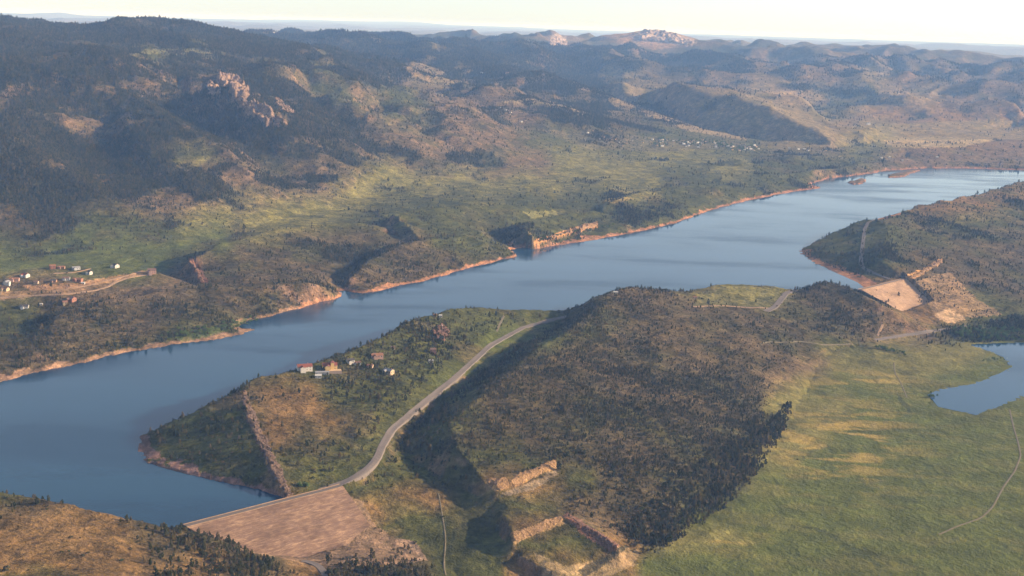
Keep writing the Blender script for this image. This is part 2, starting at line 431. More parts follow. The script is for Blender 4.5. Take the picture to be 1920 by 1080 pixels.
# ------------------------------------------------------------------ final terrain grid
NR = 1300
Wa, Wb = 1000.0 ** -0.5, 140000.0 ** -0.5
rows_w = np.linspace(Wa, Wb, NR)
rows_D = rows_w ** -2
th_in = np.linspace(-0.47, 0.47, 1400)
th_o = 0.47 + 0.25 * np.linspace(0, 1, 61)[1:] ** 1.3
cols_t = np.concatenate([-th_o[::-1], th_in, th_o])
NC = len(cols_t)
TT, DD = np.meshgrid(cols_t, rows_D)
X = DD * np.sin(TT); Y = DD * np.cos(TT)
SPC = np.maximum(DD * (th_in[1] - th_in[0]), np.gradient(rows_D)[:, None] * 0.6)
wamp = 4.0 + 9.0 * np.clip((DD - 2500) / 3000, 0, 1) + 18 * np.clip((DD - 5500) / 8000, 0, 1)
wx = fbm(X, Y, 90, 3, 11, spacing=SPC) * wamp + fbm(X, Y, 700, 2, 15) * wamp * 1.5 * np.clip((DD - 5000) / 3000, 0, 1)
wy = fbm(X, Y, 90, 3, 21, spacing=SPC) * wamp + fbm(X, Y, 700, 2, 25) * wamp * 1.5 * np.clip((DD - 5000) / 3000, 0, 1)
B0 = gridlook(BASE, X + wx, Y + wy); B1 = gridlook(soft, X + wx, Y + wy)
mt = np.clip((B1 - 80) / 150, 0, 1) * np.clip((DD - 4000) / 1200, 0, 1)
mt = mt * mt * (3 - 2 * mt)
Z = B0 * (1 - mt) + B1 * mt
farf = np.clip((DD - 17000) / 10000, 0, 1)
rd = ridged(X, Y, 1150, 6, 31, 0.54, spacing=SPC)
PX0, PY0 = project(X, Y, Z)
rd2 = ridged(X, Y, 2100, 4, 37, 0.5, spacing=SPC)
Z += mt * (1 - farf) * np.interp(DD, [5000, 8000, 16000], [88, 118, 150]) * (1 - 0.8 * np.exp(-((PX0 - 1235) / 120) ** 4 - ((PY0 - 72) / 22) ** 4)) * (1 - 0.5 * np.exp(-((PX0 - 1300) / 230) ** 4 - ((PY0 - 200) / 75) ** 4)) * (1 - np.clip((800 - PX0) / 250, 0, 1) * (1 - np.interp(DD, [6500, 8000, 11000], [1, 0.4, 0.8]))) * np.maximum(0.35 + 0.65 * np.clip((B1 - 80) / 300, 0, 1), np.clip((DD - 8500) / 2500, 0, 1)) * (rd * np.interp(DD, [7500, 11000], [1, 0.65]) + 0.95 * rd2 * np.clip((DD - 7000) / 3500, 0, 1) - 0.12)
Z += farf * np.interp(DD, [20000, 55000, 85000], [190, 150, 50]) * ridged(X, Y, 7000, 4, 41, 0.5, spacing=SPC)
nl = gridlook(near_lake, X, Y)
land = np.clip(np.abs(B0) / 6, 0, 1) * (1 - nl)
flat = np.clip((-B0 - 58) / 14, 0, 1)       # the east valley floor
gm = np.clip((DD - 3800) / 1500, 0, 1)
hill = (1 - mt) * land * (1 - 0.75 * flat)
Z += hill * (3.2 * fbm(X, Y, 160, 5, 51, 0.55, spacing=SPC) + 1.5 * ridged(X, Y, 60, 3, 55, spacing=SPC))
Z += hill * np.clip((B0 - 12) / 25, 0, 1) * (4 + 8 * gm) * ridged(X, Y, 420, 4, 61, spacing=SPC)
Z[B0 < -8.5 + 0 * B0] += 0

def colidx(t): return np.interp(t, cols_t, np.arange(NC))
def rowidx(D): return np.interp(-(np.asarray(D, float) ** -0.5), -rows_w, np.arange(NR))
def look(G, x, y):
    i = np.clip(rowidx(np.hypot(x, y)), 0, NR - 1.001); j = np.clip(colidx(np.arctan2(x, y)), 0, NC - 1.001)
    a = i.astype(int); b = j.astype(int); fi = i - a; fj = j - b
    return G[a, b] * (1 - fi) * (1 - fj) + G[a + 1, b] * fi * (1 - fj) + G[a, b + 1] * (1 - fi) * fj + G[a + 1, b + 1] * fi * fj
def height(x, y):
    return look(Z, np.asarray(x, float), np.asarray(y, float))
def hit(px, py):
    """first point of the ground seen through a point of the frame"""
    dx, dy, dz = [float(v) for v in ray(px, py)]
    D = 1050.0 * 1.0012 ** np.arange(3700)
    zz = height(dx * D, dy * D)
    below = np.nonzero(CAM_H + dz * D < zz)[0]
    k = below[0] if len(below) else len(D) - 1
    return dx * D[k], dy * D[k], float(zz[k])
def seg(l):
    return [(*map(float, at_z(a, b, c)), c) for a, b, c in l]
DAMS = [dict(crest=seg([(347, 986, 8), (440, 962, 8), (540, 936, 8), (600, 921, 8.5), (640, 910, 9)]),
             toe=seg([(385, 1006, -3), (470, 1038, -23), (560, 1050, -35), (640, 1024, -37), (694, 984, -29)])),
        dict(crest=seg([(1612, 543, 8), (1650, 534, 8), (1697, 522, 8)]), toe=seg([(1692, 585, -44), (1718, 578, -42), (1748, 570, -38)]))]
def resample(l, n):
    a = np.array(l, float); s = np.concatenate([[0], np.cumsum(np.hypot(*np.diff(a[:, :2], axis=0).T))]); t = np.linspace(0, s[-1], n)
    return np.stack([np.interp(t, s, a[:, k]) for k in range(3)], 1)
for dm in DAMS:
    c_, t_ = resample(dm['crest'], 260), resample(dm['toe'], 260)
    up = np.array([c_[0, 1] - c_[-1, 1], c_[-1, 0] - c_[0, 0]]); up /= np.linalg.norm(up)
    if np.dot(up, (t_ - c_)[130, :2]) > 0: up = -up
    dm['up'] = up
    v_ = np.linspace(-0.12, 1.0, 200)[:, None, None]
    S = c_[None] * (1 - v_) + t_[None] * v_
    ii = np.clip(np.round(rowidx(np.hypot(S[..., 0], S[..., 1]))).astype(int), 0, NR - 1)
    jj = np.clip(np.round(colidx(np.arctan2(S[..., 0], S[..., 1]))).astype(int), 0, NC - 1)
    lo = np.minimum(S[..., 2], 8) - 3.0 * np.clip((1 - v_[..., 0]) * 12, 0.15, 1)
    np.minimum.at(Z, (ii, jj), lo)
PXG, PYG = project(X, Y, Z)
tanv = (Z - CAM_H) / DD
runmax = np.maximum.accumulate(tanv, axis=0)
VIS = tanv + 7.0 / DD >= runmax
INFRAME = (PXG > -40) & (PXG < 1960) & (PYG > -20) & (PYG < 1120)
print("terrain", Z.shape, "z range", Z.min(), Z.max())
# ------------------------------------------------------------------ materials
def mat(name):
    m = bpy.data.materials.new(name); m.use_nodes = True
    nt = m.node_tree; nt.nodes.clear()
    out = nt.nodes.new("ShaderNodeOutputMaterial"); b = nt.nodes.new("ShaderNodeBsdfPrincipled")
    nt.links.new(b.outputs[0], out.inputs[0])
    b.inputs["Roughness"].default_value = 0.9
    b.inputs["Specular IOR Level"].default_value = 0.15
    return m, nt, b
def N(nt, kind, **kw):
    n = nt.nodes.new(kind)
    for k, v in kw.items():
        if k.startswith("i_"):
            n.inputs[k[2:].replace("_", " ")].default_value = v
        else:
            setattr(n, k, v)
    return n
def mixc(nt, fac, a, b, mode='MIX'):
    n = nt.nodes.new("ShaderNodeMix"); n.data_type = 'RGBA'; n.blend_type = mode
    for s, v in ((n.inputs[0], fac), (n.inputs[6], a), (n.inputs[7], b)):
        if isinstance(v, (int, float)): s.default_value = v
        elif isinstance(v, tuple): s.default_value = (*v, 1) if len(v) == 3 else v
        else: nt.links.new(v, s)
    return n.outputs[2]
def ramp(nt, src, lo, hi, a=0.0, b=1.0):
    n = nt.nodes.new("ShaderNodeMapRange"); n.clamp = True
    n.inputs[1].default_value = lo; n.inputs[2].default_value = hi; n.inputs[3].default_value = a; n.inputs[4].default_value = b
    nt.links.new(src, n.inputs[0]); return n.outputs[0]
def tex(nt, vec, scale, detail=4, rough=0.6):
    n = N(nt, "ShaderNodeTexNoise"); n.inputs["Scale"].default_value = scale; n.inputs["Detail"].default_value = detail
    n.inputs["Roughness"].default_value = rough
    nt.links.new(vec, n.inputs["Vector"]); return n.outputs[0]

ground_mat, nt, b = mat("ground_cover")
att = N(nt, "ShaderNodeAttribute", attribute_name="cover")
geo = N(nt, "ShaderNodeNewGeometry")
t1 = tex(nt, geo.outputs["Position"], 0.012, 6, 0.7)
t2 = tex(nt, geo.outputs["Position"], 0.09, 5, 0.7)
t3 = tex(nt, geo.outputs["Position"], 0.35, 3, 0.7)
fade = ramp(nt, att.outputs['Alpha'], 0.1, 1.0, 0.28, 1.0)
c = mixc(nt, 1.0, att.outputs["Color"], mixc(nt, ramp(nt, t1, 0.36, 0.64), (0.68, 0.70, 0.69), (1.28, 1.27, 1.24)), 'MULTIPLY')
t4 = tex(nt, geo.outputs["Position"], 0.032, 5, 0.75)
c4 = mixc(nt, 1.0, c, mixc(nt, ramp(nt, t4, 0.38, 0.62), (0.62, 0.66, 0.64), (1.36, 1.31, 1.27)), 'MULTIPLY'); c = c4

c = mixc(nt, 1.0, c, mixc(nt, ramp(nt, t2, 0.35, 0.65), (0.66, 0.68, 0.66), (1.3, 1.28, 1.25)), 'MULTIPLY')
c = mixc(nt, 1.0, c, mixc(nt, ramp(nt, t3, 0.35, 0.65), (0.8, 0.8, 0.8), (1.18, 1.18, 1.18)), 'MULTIPLY')
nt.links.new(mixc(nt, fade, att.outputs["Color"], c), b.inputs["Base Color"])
bump = N(nt, "ShaderNodeBump"); bump.inputs["Strength"].default_value = 1.0; bump.inputs["Distance"].default_value = 4.5
nt.links.new(t2, bump.inputs["Height"]); nt.links.new(fade, bump.inputs["Strength"]); bump2 = N(nt, "ShaderNodeBump"); bump2.inputs["Strength"].default_value = 0.8; bump2.inputs["Distance"].default_value = 14.0
nt.links.new(t4, bump2.inputs["Height"]); nt.links.new(bump.outputs[0], bump2.inputs["Normal"]); nt.links.new(bump2.outputs[0], b.inputs["Normal"])
b.inputs["Specular IOR Level"].default_value = 0.05

def flatmat(name, col, var=0.25, scale=0.5, rough=0.85, bumpd=0.0, spec=0.2):
    m_, nt, b = mat(name)
    geo = N(nt, "ShaderNodeNewGeometry")
    t = tex(nt, geo.outputs["Position"], scale, 4, 0.65)
    lo = tuple(x * (1 - var) for x in col); hi = tuple(min(1, x * (1 + var)) for x in col)
    nt.links.new(mixc(nt, ramp(nt, t, 0.33, 0.67), lo, hi), b.inputs["Base Color"])
    b.inputs["Roughness"].default_value = rough; b.inputs["Specular IOR Level"].default_value = spec
    if bumpd:
        bp = N(nt, "ShaderNodeBump"); bp.inputs["Distance"].default_value = bumpd
        nt.links.new(t, bp.inputs["Height"]); nt.links.new(bp.outputs[0], b.inputs["Normal"])
    return m_

def treemat(name, c0, c1, c2):
    m_, nt, b = mat(name)
    oi = N(nt, "ShaderNodeObjectInfo"); geo = N(nt, "ShaderNodeNewGeometry")
    r = nt.nodes.new("ShaderNodeValToRGB")
    r.color_ramp.elements[0].color = (*c0, 1); r.color_ramp.elements[1].color = (*c2, 1)
    e = r.color_ramp.elements.new(0.5); e.color = (*c1, 1)
    nt.links.new(oi.outputs["Random"], r.inputs[0])
    t = tex(nt, geo.outputs["Position"], 0.9, 3, 0.7)
    nt.links.new(mixc(nt, 1.0, r.outputs[0], mixc(nt, ramp(nt, t, 0.3, 0.7), (0.6, 0.6, 0.6), (1.4, 1.4, 1.3)), 'MULTIPLY'), b.inputs["Base Color"])
    b.inputs["Roughness"].default_value = 1.0; b.inputs["Specular IOR Level"].default_value = 0.0
    return m_
pine_mat = treemat("pine_needles", (0.016, 0.022, 0.010), (0.038, 0.040, 0.018), (0.085, 0.064, 0.034))
scrub_mat = treemat("scrub_leaves", (0.030, 0.042, 0.014), (0.052, 0.045, 0.024), (0.100, 0.072, 0.046))
leaf_mat = treemat("broad_leaves", (0.045, 0.075, 0.022), (0.06, 0.09, 0.028), (0.085, 0.11, 0.035))
bark_mat = flatmat("bark", (0.10, 0.065, 0.045), 0.3, 2.0)
road_mat = flatmat("asphalt", (0.135, 0.115, 0.105), 0.12, 0.25)
dirt_mat = flatmat("dirt_road_surface", (0.27, 0.18, 0.115), 0.25, 0.2)
track_mat = flatmat("trail_surface", (0.13, 0.11, 0.07), 0.25, 0.2)

# ------------------------------------------------------------------ ground cover, read from the photograph in 40 pixel bands
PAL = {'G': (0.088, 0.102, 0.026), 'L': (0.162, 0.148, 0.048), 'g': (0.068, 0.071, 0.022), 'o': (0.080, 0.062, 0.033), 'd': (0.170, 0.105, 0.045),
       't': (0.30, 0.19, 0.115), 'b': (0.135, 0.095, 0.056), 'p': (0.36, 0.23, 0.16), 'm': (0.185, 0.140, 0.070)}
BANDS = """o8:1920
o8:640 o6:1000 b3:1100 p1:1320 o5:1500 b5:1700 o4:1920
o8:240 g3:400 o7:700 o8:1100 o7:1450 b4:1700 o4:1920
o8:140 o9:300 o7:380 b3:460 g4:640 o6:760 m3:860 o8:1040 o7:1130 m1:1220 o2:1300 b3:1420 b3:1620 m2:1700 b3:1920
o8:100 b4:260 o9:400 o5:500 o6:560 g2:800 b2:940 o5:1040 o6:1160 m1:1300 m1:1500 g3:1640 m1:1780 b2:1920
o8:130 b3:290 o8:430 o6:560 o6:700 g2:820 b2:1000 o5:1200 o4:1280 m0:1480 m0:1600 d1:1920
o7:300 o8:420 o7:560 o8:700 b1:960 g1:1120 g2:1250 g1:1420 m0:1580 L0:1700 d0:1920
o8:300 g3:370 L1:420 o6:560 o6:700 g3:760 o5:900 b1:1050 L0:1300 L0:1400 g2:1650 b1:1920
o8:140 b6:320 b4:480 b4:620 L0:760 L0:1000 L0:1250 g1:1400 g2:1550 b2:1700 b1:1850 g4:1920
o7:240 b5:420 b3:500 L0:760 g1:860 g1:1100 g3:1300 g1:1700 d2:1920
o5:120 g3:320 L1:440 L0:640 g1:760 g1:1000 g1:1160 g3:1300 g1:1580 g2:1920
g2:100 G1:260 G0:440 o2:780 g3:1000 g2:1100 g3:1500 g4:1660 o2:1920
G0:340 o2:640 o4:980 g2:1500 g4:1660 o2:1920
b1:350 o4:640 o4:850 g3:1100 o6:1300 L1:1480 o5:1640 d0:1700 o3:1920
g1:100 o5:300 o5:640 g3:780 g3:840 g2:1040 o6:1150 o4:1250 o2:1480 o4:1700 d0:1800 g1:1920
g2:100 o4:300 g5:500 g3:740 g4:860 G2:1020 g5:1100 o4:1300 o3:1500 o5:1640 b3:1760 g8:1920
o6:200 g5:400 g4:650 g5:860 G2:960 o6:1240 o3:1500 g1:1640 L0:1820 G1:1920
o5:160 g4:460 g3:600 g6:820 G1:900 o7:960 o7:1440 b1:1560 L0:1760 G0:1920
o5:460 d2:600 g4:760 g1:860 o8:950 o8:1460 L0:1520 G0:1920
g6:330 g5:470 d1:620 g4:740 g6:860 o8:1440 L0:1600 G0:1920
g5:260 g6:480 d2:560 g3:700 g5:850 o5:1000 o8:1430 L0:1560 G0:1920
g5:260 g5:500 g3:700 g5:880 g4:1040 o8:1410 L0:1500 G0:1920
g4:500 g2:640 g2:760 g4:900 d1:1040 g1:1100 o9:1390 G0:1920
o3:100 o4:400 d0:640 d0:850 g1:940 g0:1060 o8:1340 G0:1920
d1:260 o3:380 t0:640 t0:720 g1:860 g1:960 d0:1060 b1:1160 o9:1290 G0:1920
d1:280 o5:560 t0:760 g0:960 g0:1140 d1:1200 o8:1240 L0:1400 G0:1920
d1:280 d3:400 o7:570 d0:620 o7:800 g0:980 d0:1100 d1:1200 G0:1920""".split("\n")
def parse(f):
    g = np.zeros((27, 48) + ((3,) if f == 0 else ()))
    for r, row in enumerate(BANDS):
        x = 0
        for tok in row.split():
            code, e = tok.split(":"); c1 = min(48, int(round(int(e) / 40)))
            g[r, x:c1] = PAL[code[0]] if f == 0 else int(code[1]) / 9.0
            x = c1
    return g
GC = parse(0); GDn = parse(1)
def pixgrid(G, px, py):
    u = np.clip(px / 40 - 0.5, 0, 46.999); v = np.clip(py / 40 - 0.5, 0, 25.999)
    a = v.astype(int); b = u.astype(int); fv = v - a; fu = u - b
    if G.ndim == 3: fv = fv[..., None]; fu = fu[..., None]
    return G[a, b] * (1 - fv) * (1 - fu) + G[a + 1, b] * fv * (1 - fu) + G[a, b + 1] * (1 - fv) * fu + G[a + 1, b + 1] * fv * fu
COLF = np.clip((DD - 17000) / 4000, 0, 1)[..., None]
jit = 0.6 * FPX / DD * np.clip(DD / 2500, .6, 4)
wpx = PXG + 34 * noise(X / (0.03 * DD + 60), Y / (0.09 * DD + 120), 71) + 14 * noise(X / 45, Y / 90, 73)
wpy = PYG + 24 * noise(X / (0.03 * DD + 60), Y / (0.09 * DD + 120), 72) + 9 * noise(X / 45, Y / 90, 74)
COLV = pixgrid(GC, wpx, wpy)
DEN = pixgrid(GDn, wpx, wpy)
EX = 5 * noise(X / 22, Y / 44, 81) + 3 * noise(X / 9, Y / 18, 82)
EY = 3 * noise(X / 22, Y / 44, 83) + 2 * noise(X / 9, Y / 18, 84)
DX8 = 8 * noise(X / 30, Y / 60, 85); DY6 = 6 * noise(X / 30, Y / 60, 86)
farw = np.clip((DD - 3500) / 1000, 0, 1)
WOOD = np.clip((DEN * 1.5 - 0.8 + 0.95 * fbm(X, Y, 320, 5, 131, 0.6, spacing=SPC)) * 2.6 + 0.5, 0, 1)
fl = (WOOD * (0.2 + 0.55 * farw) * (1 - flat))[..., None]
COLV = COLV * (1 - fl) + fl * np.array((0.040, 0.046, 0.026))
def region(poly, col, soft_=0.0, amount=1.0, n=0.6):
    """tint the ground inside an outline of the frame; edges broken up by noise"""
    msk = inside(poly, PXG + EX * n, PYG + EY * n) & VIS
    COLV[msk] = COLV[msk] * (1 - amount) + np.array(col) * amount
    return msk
# brown bare patches and greener hollows everywhere on the dry slopes
q = fbm(X, Y, 240, 4, 91, 0.6, spacing=SPC)
q2 = fbm(X, Y, 60, 4, 95, 0.6, spacing=SPC)
dry = np.clip((q - 0.15) * 2.2, 0, 1) * np.clip((DD - 1400) / 400, 0, 1) * (1 - flat) * np.clip(DEN * 4, 0.15, 1)
COLV = COLV * (1 - 0.40 * dry[..., None]) + 0.40 * dry[..., None] * np.array(PAL['b'])
wet = np.clip((-q - 0.2) * 2.2, 0, 1)
COLV = COLV * (1 - 0.5 * wet[..., None]) + 0.5 * wet[..., None] * np.array(PAL['g'])
COLV *= (1 + 0.22 * np.clip(q2, -1, 1))[..., None]
# streaks of dry grass on the valley floor
st = fbm(X * 0.6 + Y * 0.05, Y * 1.4, 90, 5, 101, 0.6, spacing=SPC)
stm = np.clip((st - 0.05) * 2, 0, 1) * flat
COLV = COLV * (1 - 0.35 * stm[..., None]) + 0.35 * stm[..., None] * np.array(PAL['L'])
band = np.exp(-((PXG - 1570) / 110) ** 2 - ((PYG - 830) / 65) ** 2) + 0.8 * np.exp(-((PXG - 1350) / 60) ** 2 - ((PYG - 1005) / 18) ** 2) + 0.6 * np.exp(-((PXG - 1620) / 90) ** 2 - ((PYG - 715) / 20) ** 2)
bm = np.clip((st * 2.2 + 0.25), 0, 1) * band * flat
COLV = COLV * (1 - bm[..., None]) + bm[..., None] * np.array((0.36, 0.26, 0.075))  # golden highlight on the meadow, put into the ground colour over the streaks
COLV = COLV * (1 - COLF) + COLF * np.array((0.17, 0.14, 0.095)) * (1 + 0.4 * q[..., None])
# steep ground shows reddish rock
gx = np.gradient(Z, axis=1) / np.maximum(np.gradient(X, axis=1) , 1e-3)
gy = np.gradient(Z, axis=0) / np.maximum(np.hypot(np.gradient(X, axis=0), np.gradient(Y, axis=0)), 1e-3)
SL = np.hypot(gx, gy)
rocky = np.clip((SL - 0.5) * 3, 0, 1) * np.clip(0.5 + q2, 0, 1)
COLV = COLV * (1 - 0.6 * rocky[..., None]) + 0.6 * rocky[..., None] * np.array((0.22, 0.13, 0.095))
# bare banks just above the water
SH = (Z > -4) & (Z < 5.2 + 3.5 * q2) & (nl > 0.004) & (DD < 9000)
RED = np.array((0.33, 0.17, 0.10)); BRN = np.array((0.20, 0.125, 0.095))
sh_c = np.where((PXG < 560)[..., None] & (PYG > 500)[..., None], np.array((0.28, 0.175, 0.115)), RED)
COLV[SH] = (sh_c * (0.85 + 0.3 * np.clip(q2, -1, 1))[..., None])[SH]
east = SH & (PXG > 240) & (PYG > 730)
COLV[east] = (0.22, 0.13, 0.11)
DEN[SH] = 0
# outlines
TAN = (0.47, 0.33, 0.20)
region([(640, 925), (680, 940), (700, 985), (640, 955)], (0.2, 0.14, 0.09))
region([(560, 1045), (600, 1020), (700, 1000), (780, 1015), (800, 1050), (700, 1062), (600, 1050)], (0.24, 0.165, 0.12))
region([(400, 1005), (460, 1035), (560, 1052), (640, 1040), (620, 1010)], (0.225, 0.15, 0.10))
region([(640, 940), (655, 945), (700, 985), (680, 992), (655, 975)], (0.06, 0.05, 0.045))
OR = (0.34, 0.21, 0.10)
region([(912, 898), (950, 897), (952, 915), (930, 922), (915, 910)], OR)
region([(958, 908), (972, 885), (1010, 876), (1042, 862), (1042, 878), (1012, 890), (985, 905)], OR)
region([(940, 925), (990, 905), (1040, 880), (1048, 888), (1000, 918), (950, 930)], (0.22, 0.165, 0.11))
region([(955, 1000), (1000, 985), (1050, 968), (1060, 982), (1010, 1000), (965, 1020)], (0.34, 0.22, 0.11))
region([(1055, 965), (1065, 960), (1110, 990), (1165, 1025), (1150, 1035), (1100, 1010)], (0.22, 0.11, 0.075))
region([(1000, 1035), (1060, 1060), (1130, 1050), (1160, 1025), (1200, 1030), (1190, 1060), (1130, 1085), (1020, 1085)], (0.30, 0.22, 0.13), amount=0.6)
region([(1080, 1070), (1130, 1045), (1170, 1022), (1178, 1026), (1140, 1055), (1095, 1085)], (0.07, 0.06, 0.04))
region([(453, 735), (460, 735), (470, 770), (494, 820), (522, 880), (544, 925), (536, 930), (512, 885), (482, 825), (460, 775)], (0.24, 0.15, 0.11), amount=0.7)
region([(1000, 452), (1035, 440), (1080, 425), (1120, 415), (1122, 424), (1085, 435), (1040, 448), (1002, 460)], (0.48, 0.25, 0.11))
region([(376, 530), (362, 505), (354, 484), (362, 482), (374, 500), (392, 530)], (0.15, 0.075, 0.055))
region([(40, 535), (150, 530), (230, 515), (285, 505), (285, 512), (225, 525), (140, 540), (60, 545)], (0.42, 0.24, 0.13), amount=0.75)
region([(0, 545), (60, 545), (130, 540), (190, 530), (225, 524), (205, 537), (120, 552), (0, 562)], (0.36, 0.22, 0.13), amount=0.45)
region([(1700, 515), (1740, 500), (1760, 485), (1775, 487), (1750, 502), (1720, 520), (1704, 524)], (0.55, 0.30, 0.12))
region([(1700, 530), (1780, 510), (1830, 560), (1880, 590), (1760, 600), (1745, 575)], (0.32, 0.21, 0.12), amount=0.7)
region([(1300, 575), (1310, 550), (1370, 535), (1470, 540), (1440, 575)], (0.16, 0.15, 0.055), amount=0.7)
region([(1040, 255), (1000, 240), (1120, 250), (1400, 268), (1400, 275), (1250, 285), (1100, 280)], (0.15, 0.12, 0.075), amount=0.4)
region([(1650, 265), (1720, 255), (1870, 262), (1800, 276), (1680, 277)], (0.36, 0.27, 0.13), amount=0.8)
region([(220, 110), (270, 95), (330, 88), (390, 96), (440, 120), (380, 108), (300, 100), (240, 106)], (0.17, 0.16, 0.07), amount=0.6)
region([(940, 190), (1000, 183), (1060, 195), (1150, 215), (1100, 218), (1050, 203), (990, 196)], (0.30, 0.23, 0.13), amount=0.7)
region([(1030, 140), (1100, 158), (1180, 188), (1240, 213), (1300, 236), (1400, 256), (1400, 264), (1290, 245), (1220, 220), (1100, 170)], (0.27, 0.20, 0.12), amount=0.7)
region([(980, 398), (1040, 394), (1046, 402), (1000, 410)], (0.20, 0.19, 0.07), amount=0.7)
region([(1130, 375), (1170, 368), (1190, 372), (1150, 382)], (0.30, 0.22, 0.08), amount=0.7)
region([(1285, 540), (1290, 545)], TAN) if False else None
region([(640, 922), (672, 945), (705, 985), (790, 1045), (700, 1062), (600, 1060), (555, 1045), (640, 1010)], (0.225, 0.15, 0.10), amount=0.85)
region([(1490, 984), (1530, 988), (1570, 1005), (1620, 1035), (1660, 1062), (1652, 1066), (1610, 1042), (1560, 1012), (1525, 993)], (0.055, 0.065, 0.022), amount=0.8)
region([(1683, 735), (1688, 745), (1704, 762), (1712, 775), (1704, 772), (1690, 756), (1682, 745)], (0.05, 0.06, 0.025), amount=0.8)
region([(1650, 925), (1720, 935), (1740, 945), (1700, 942), (1650, 932)], (0.055, 0.065, 0.022), amount=0.6)
region([(1185, 62), (1200, 56), (1215, 54), (1262, 60), (1300, 75), (1310, 84), (1285, 86), (1262, 78), (1240, 80), (1205, 76)], (0.40, 0.30, 0.24), amount=0.85)
region([(1028, 76), (1036, 66), (1046, 63), (1060, 70), (1066, 82), (1048, 84)], (0.34, 0.26, 0.21), amount=0.8)
region([(690, 66), (712, 68), (738, 80), (742, 88), (715, 80), (698, 74)], (0.34, 0.25, 0.2), amount=0.7)
region([(1430, 170), (1500, 165), (1560, 185), (1540, 200), (1470, 195)], (0.24, 0.17, 0.095), amount=0.6)
region([(1640, 160), (1700, 170), (1725, 195), (1690, 200), (1650, 185)], (0.24, 0.17, 0.095), amount=0.6)
region([(1600, 235), (1920, 222), (1920, 262), (1700, 262), (1560, 272)], (0.20, 0.16, 0.065), amount=0.6)
region([(1753, 588), (1780, 577), (1813, 599), (1776, 607)], (0.46, 0.31, 0.19))
region([(330, 632), (400, 612), (470, 596), (450, 612), (400, 630), (340, 642)], (0.075, 0.105, 0.028), amount=0.7)
region([(1740, 430), (1800, 400), (1890, 395), (1880, 412), (1800, 420)], (0.15, 0.13, 0.045), amount=0.5)
# woods on outlines
def dens(poly, v):
    m_ = inside(poly, PXG + DX8, PYG + DY6) & VIS
    DEN[m_] = v
dens([(850, 760), (950, 690), (1060, 610), (1085, 590), (1070, 600), (960, 655), (880, 715), (800, 780), (750, 830), (790, 860), (830, 830)], 0.75)
dens([(1445, 790), (1480, 755), (1480, 790), (1440, 860), (1400, 910), (1330, 975), (1240, 1030), (1180, 1022), (1180, 980), (1250, 900), (1350, 850)], 1.0)
dens([(620, 655), (720, 650), (840, 600), (850, 650), (800, 740), (740, 770), (700, 740), (640, 720)], 0.62)
dens([(1495, 468), (1640, 405), (1662, 412), (1655, 490), (1700, 524), (1610, 535), (1520, 500)], 0.10)
dens([(1580, 350), (1580, 330), (1632, 328), (1640, 348)], 0.0)
dens([(1650, 340), (1650, 325), (1740, 312), (1740, 328)], 0.0)
dens([(1790, 620), (1920, 610), (1920, 648), (1850, 648), (1800, 640)], 1.0)
dens([(280, 990), (380, 998), (470, 1030), (560, 1065), (590, 1080), (280, 1080), (400, 1060), (330, 1020)], 0.95)
dens([(610, 1045), (660, 1045), (720, 1058), (800, 1078), (800, 1090), (610, 1090)], 0.85)
dens([(600, 905), (640, 880), (680, 880), (700, 850), (715, 800), (770, 745), (840, 680), (920, 625), (1000, 598), (1045, 595), (1040, 605), (960, 640), (860, 720), (790, 775), (730, 830), (720, 860), (690, 900), (650, 915)], 0.0)
for pts in [[(380, 990), (640, 918), (700, 1000), (560, 1060), (470, 1040)], [(1610, 545), (1700, 520), (1750, 575), (1810, 590), (1820, 612), (1770, 612), (1690, 582)]]:
    dens(pts, 0.0)
DEN = np.where((Z < 2.5) & (nl > 0.02), 0, DEN)
DEN = DEN * (1 - inside([(1180, 1090), (1250, 1035), (1340, 975), (1440, 880), (1500, 760), (1540, 700), (1650, 660), (1920, 660), (1920, 1090)], PXG, PYG))

ROUGH = np.clip(1 - 0.85 * flat - 2.2 * np.clip(COLV[..., 1] / COLV[..., 0] - 0.93, 0, 1) * np.clip(1 - 3 * DEN, 0, 1), 0.1, 1)
# ------------------------------------------------------------------ terrain mesh
def grid_mesh(name, X, Y, Z, mats, col=None):
    R, Cn = X.shape
    co = np.empty((R * Cn, 3), np.float32); co[:, 0] = X.ravel(); co[:, 1] = Y.ravel(); co[:, 2] = Z.ravel()
    i = np.arange(R - 1)[:, None] * Cn + np.arange(Cn - 1)[None, :]
    q = np.stack([i, i + 1, i + Cn + 1, i + Cn], -1).reshape(-1, 4)
    me = bpy.data.meshes.new(name)
    me.vertices.add(len(co)); me.vertices.foreach_set("co", co.ravel())
    me.loops.add(q.size); me.loops.foreach_set("vertex_index", q.ravel().astype(np.int32))
    me.polygons.add(len(q)); me.polygons.foreach_set("loop_start", np.arange(0, q.size, 4, dtype=np.int32))
    me.polygons.foreach_set("use_smooth", np.ones(len(q), bool))
    me.update(calc_edges=True)
    for m_ in mats: me.materials.append(m_)
    if col is not None:
        a = me.attributes.new("cover", 'FLOAT_COLOR', 'POINT')
        c4 = np.ones((R * Cn, 4), np.float32); c4[:, 3] = ROUGH.ravel(); c4[:, :3] = np.clip(col.reshape(-1, 3), 0, 1)
        a.data.foreach_set("color", c4.ravel())
    o = bpy.data.objects.new(name, me); COL.objects.link(o)
    return o
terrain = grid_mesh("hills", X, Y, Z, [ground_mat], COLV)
terrain["kind"] = "structure"

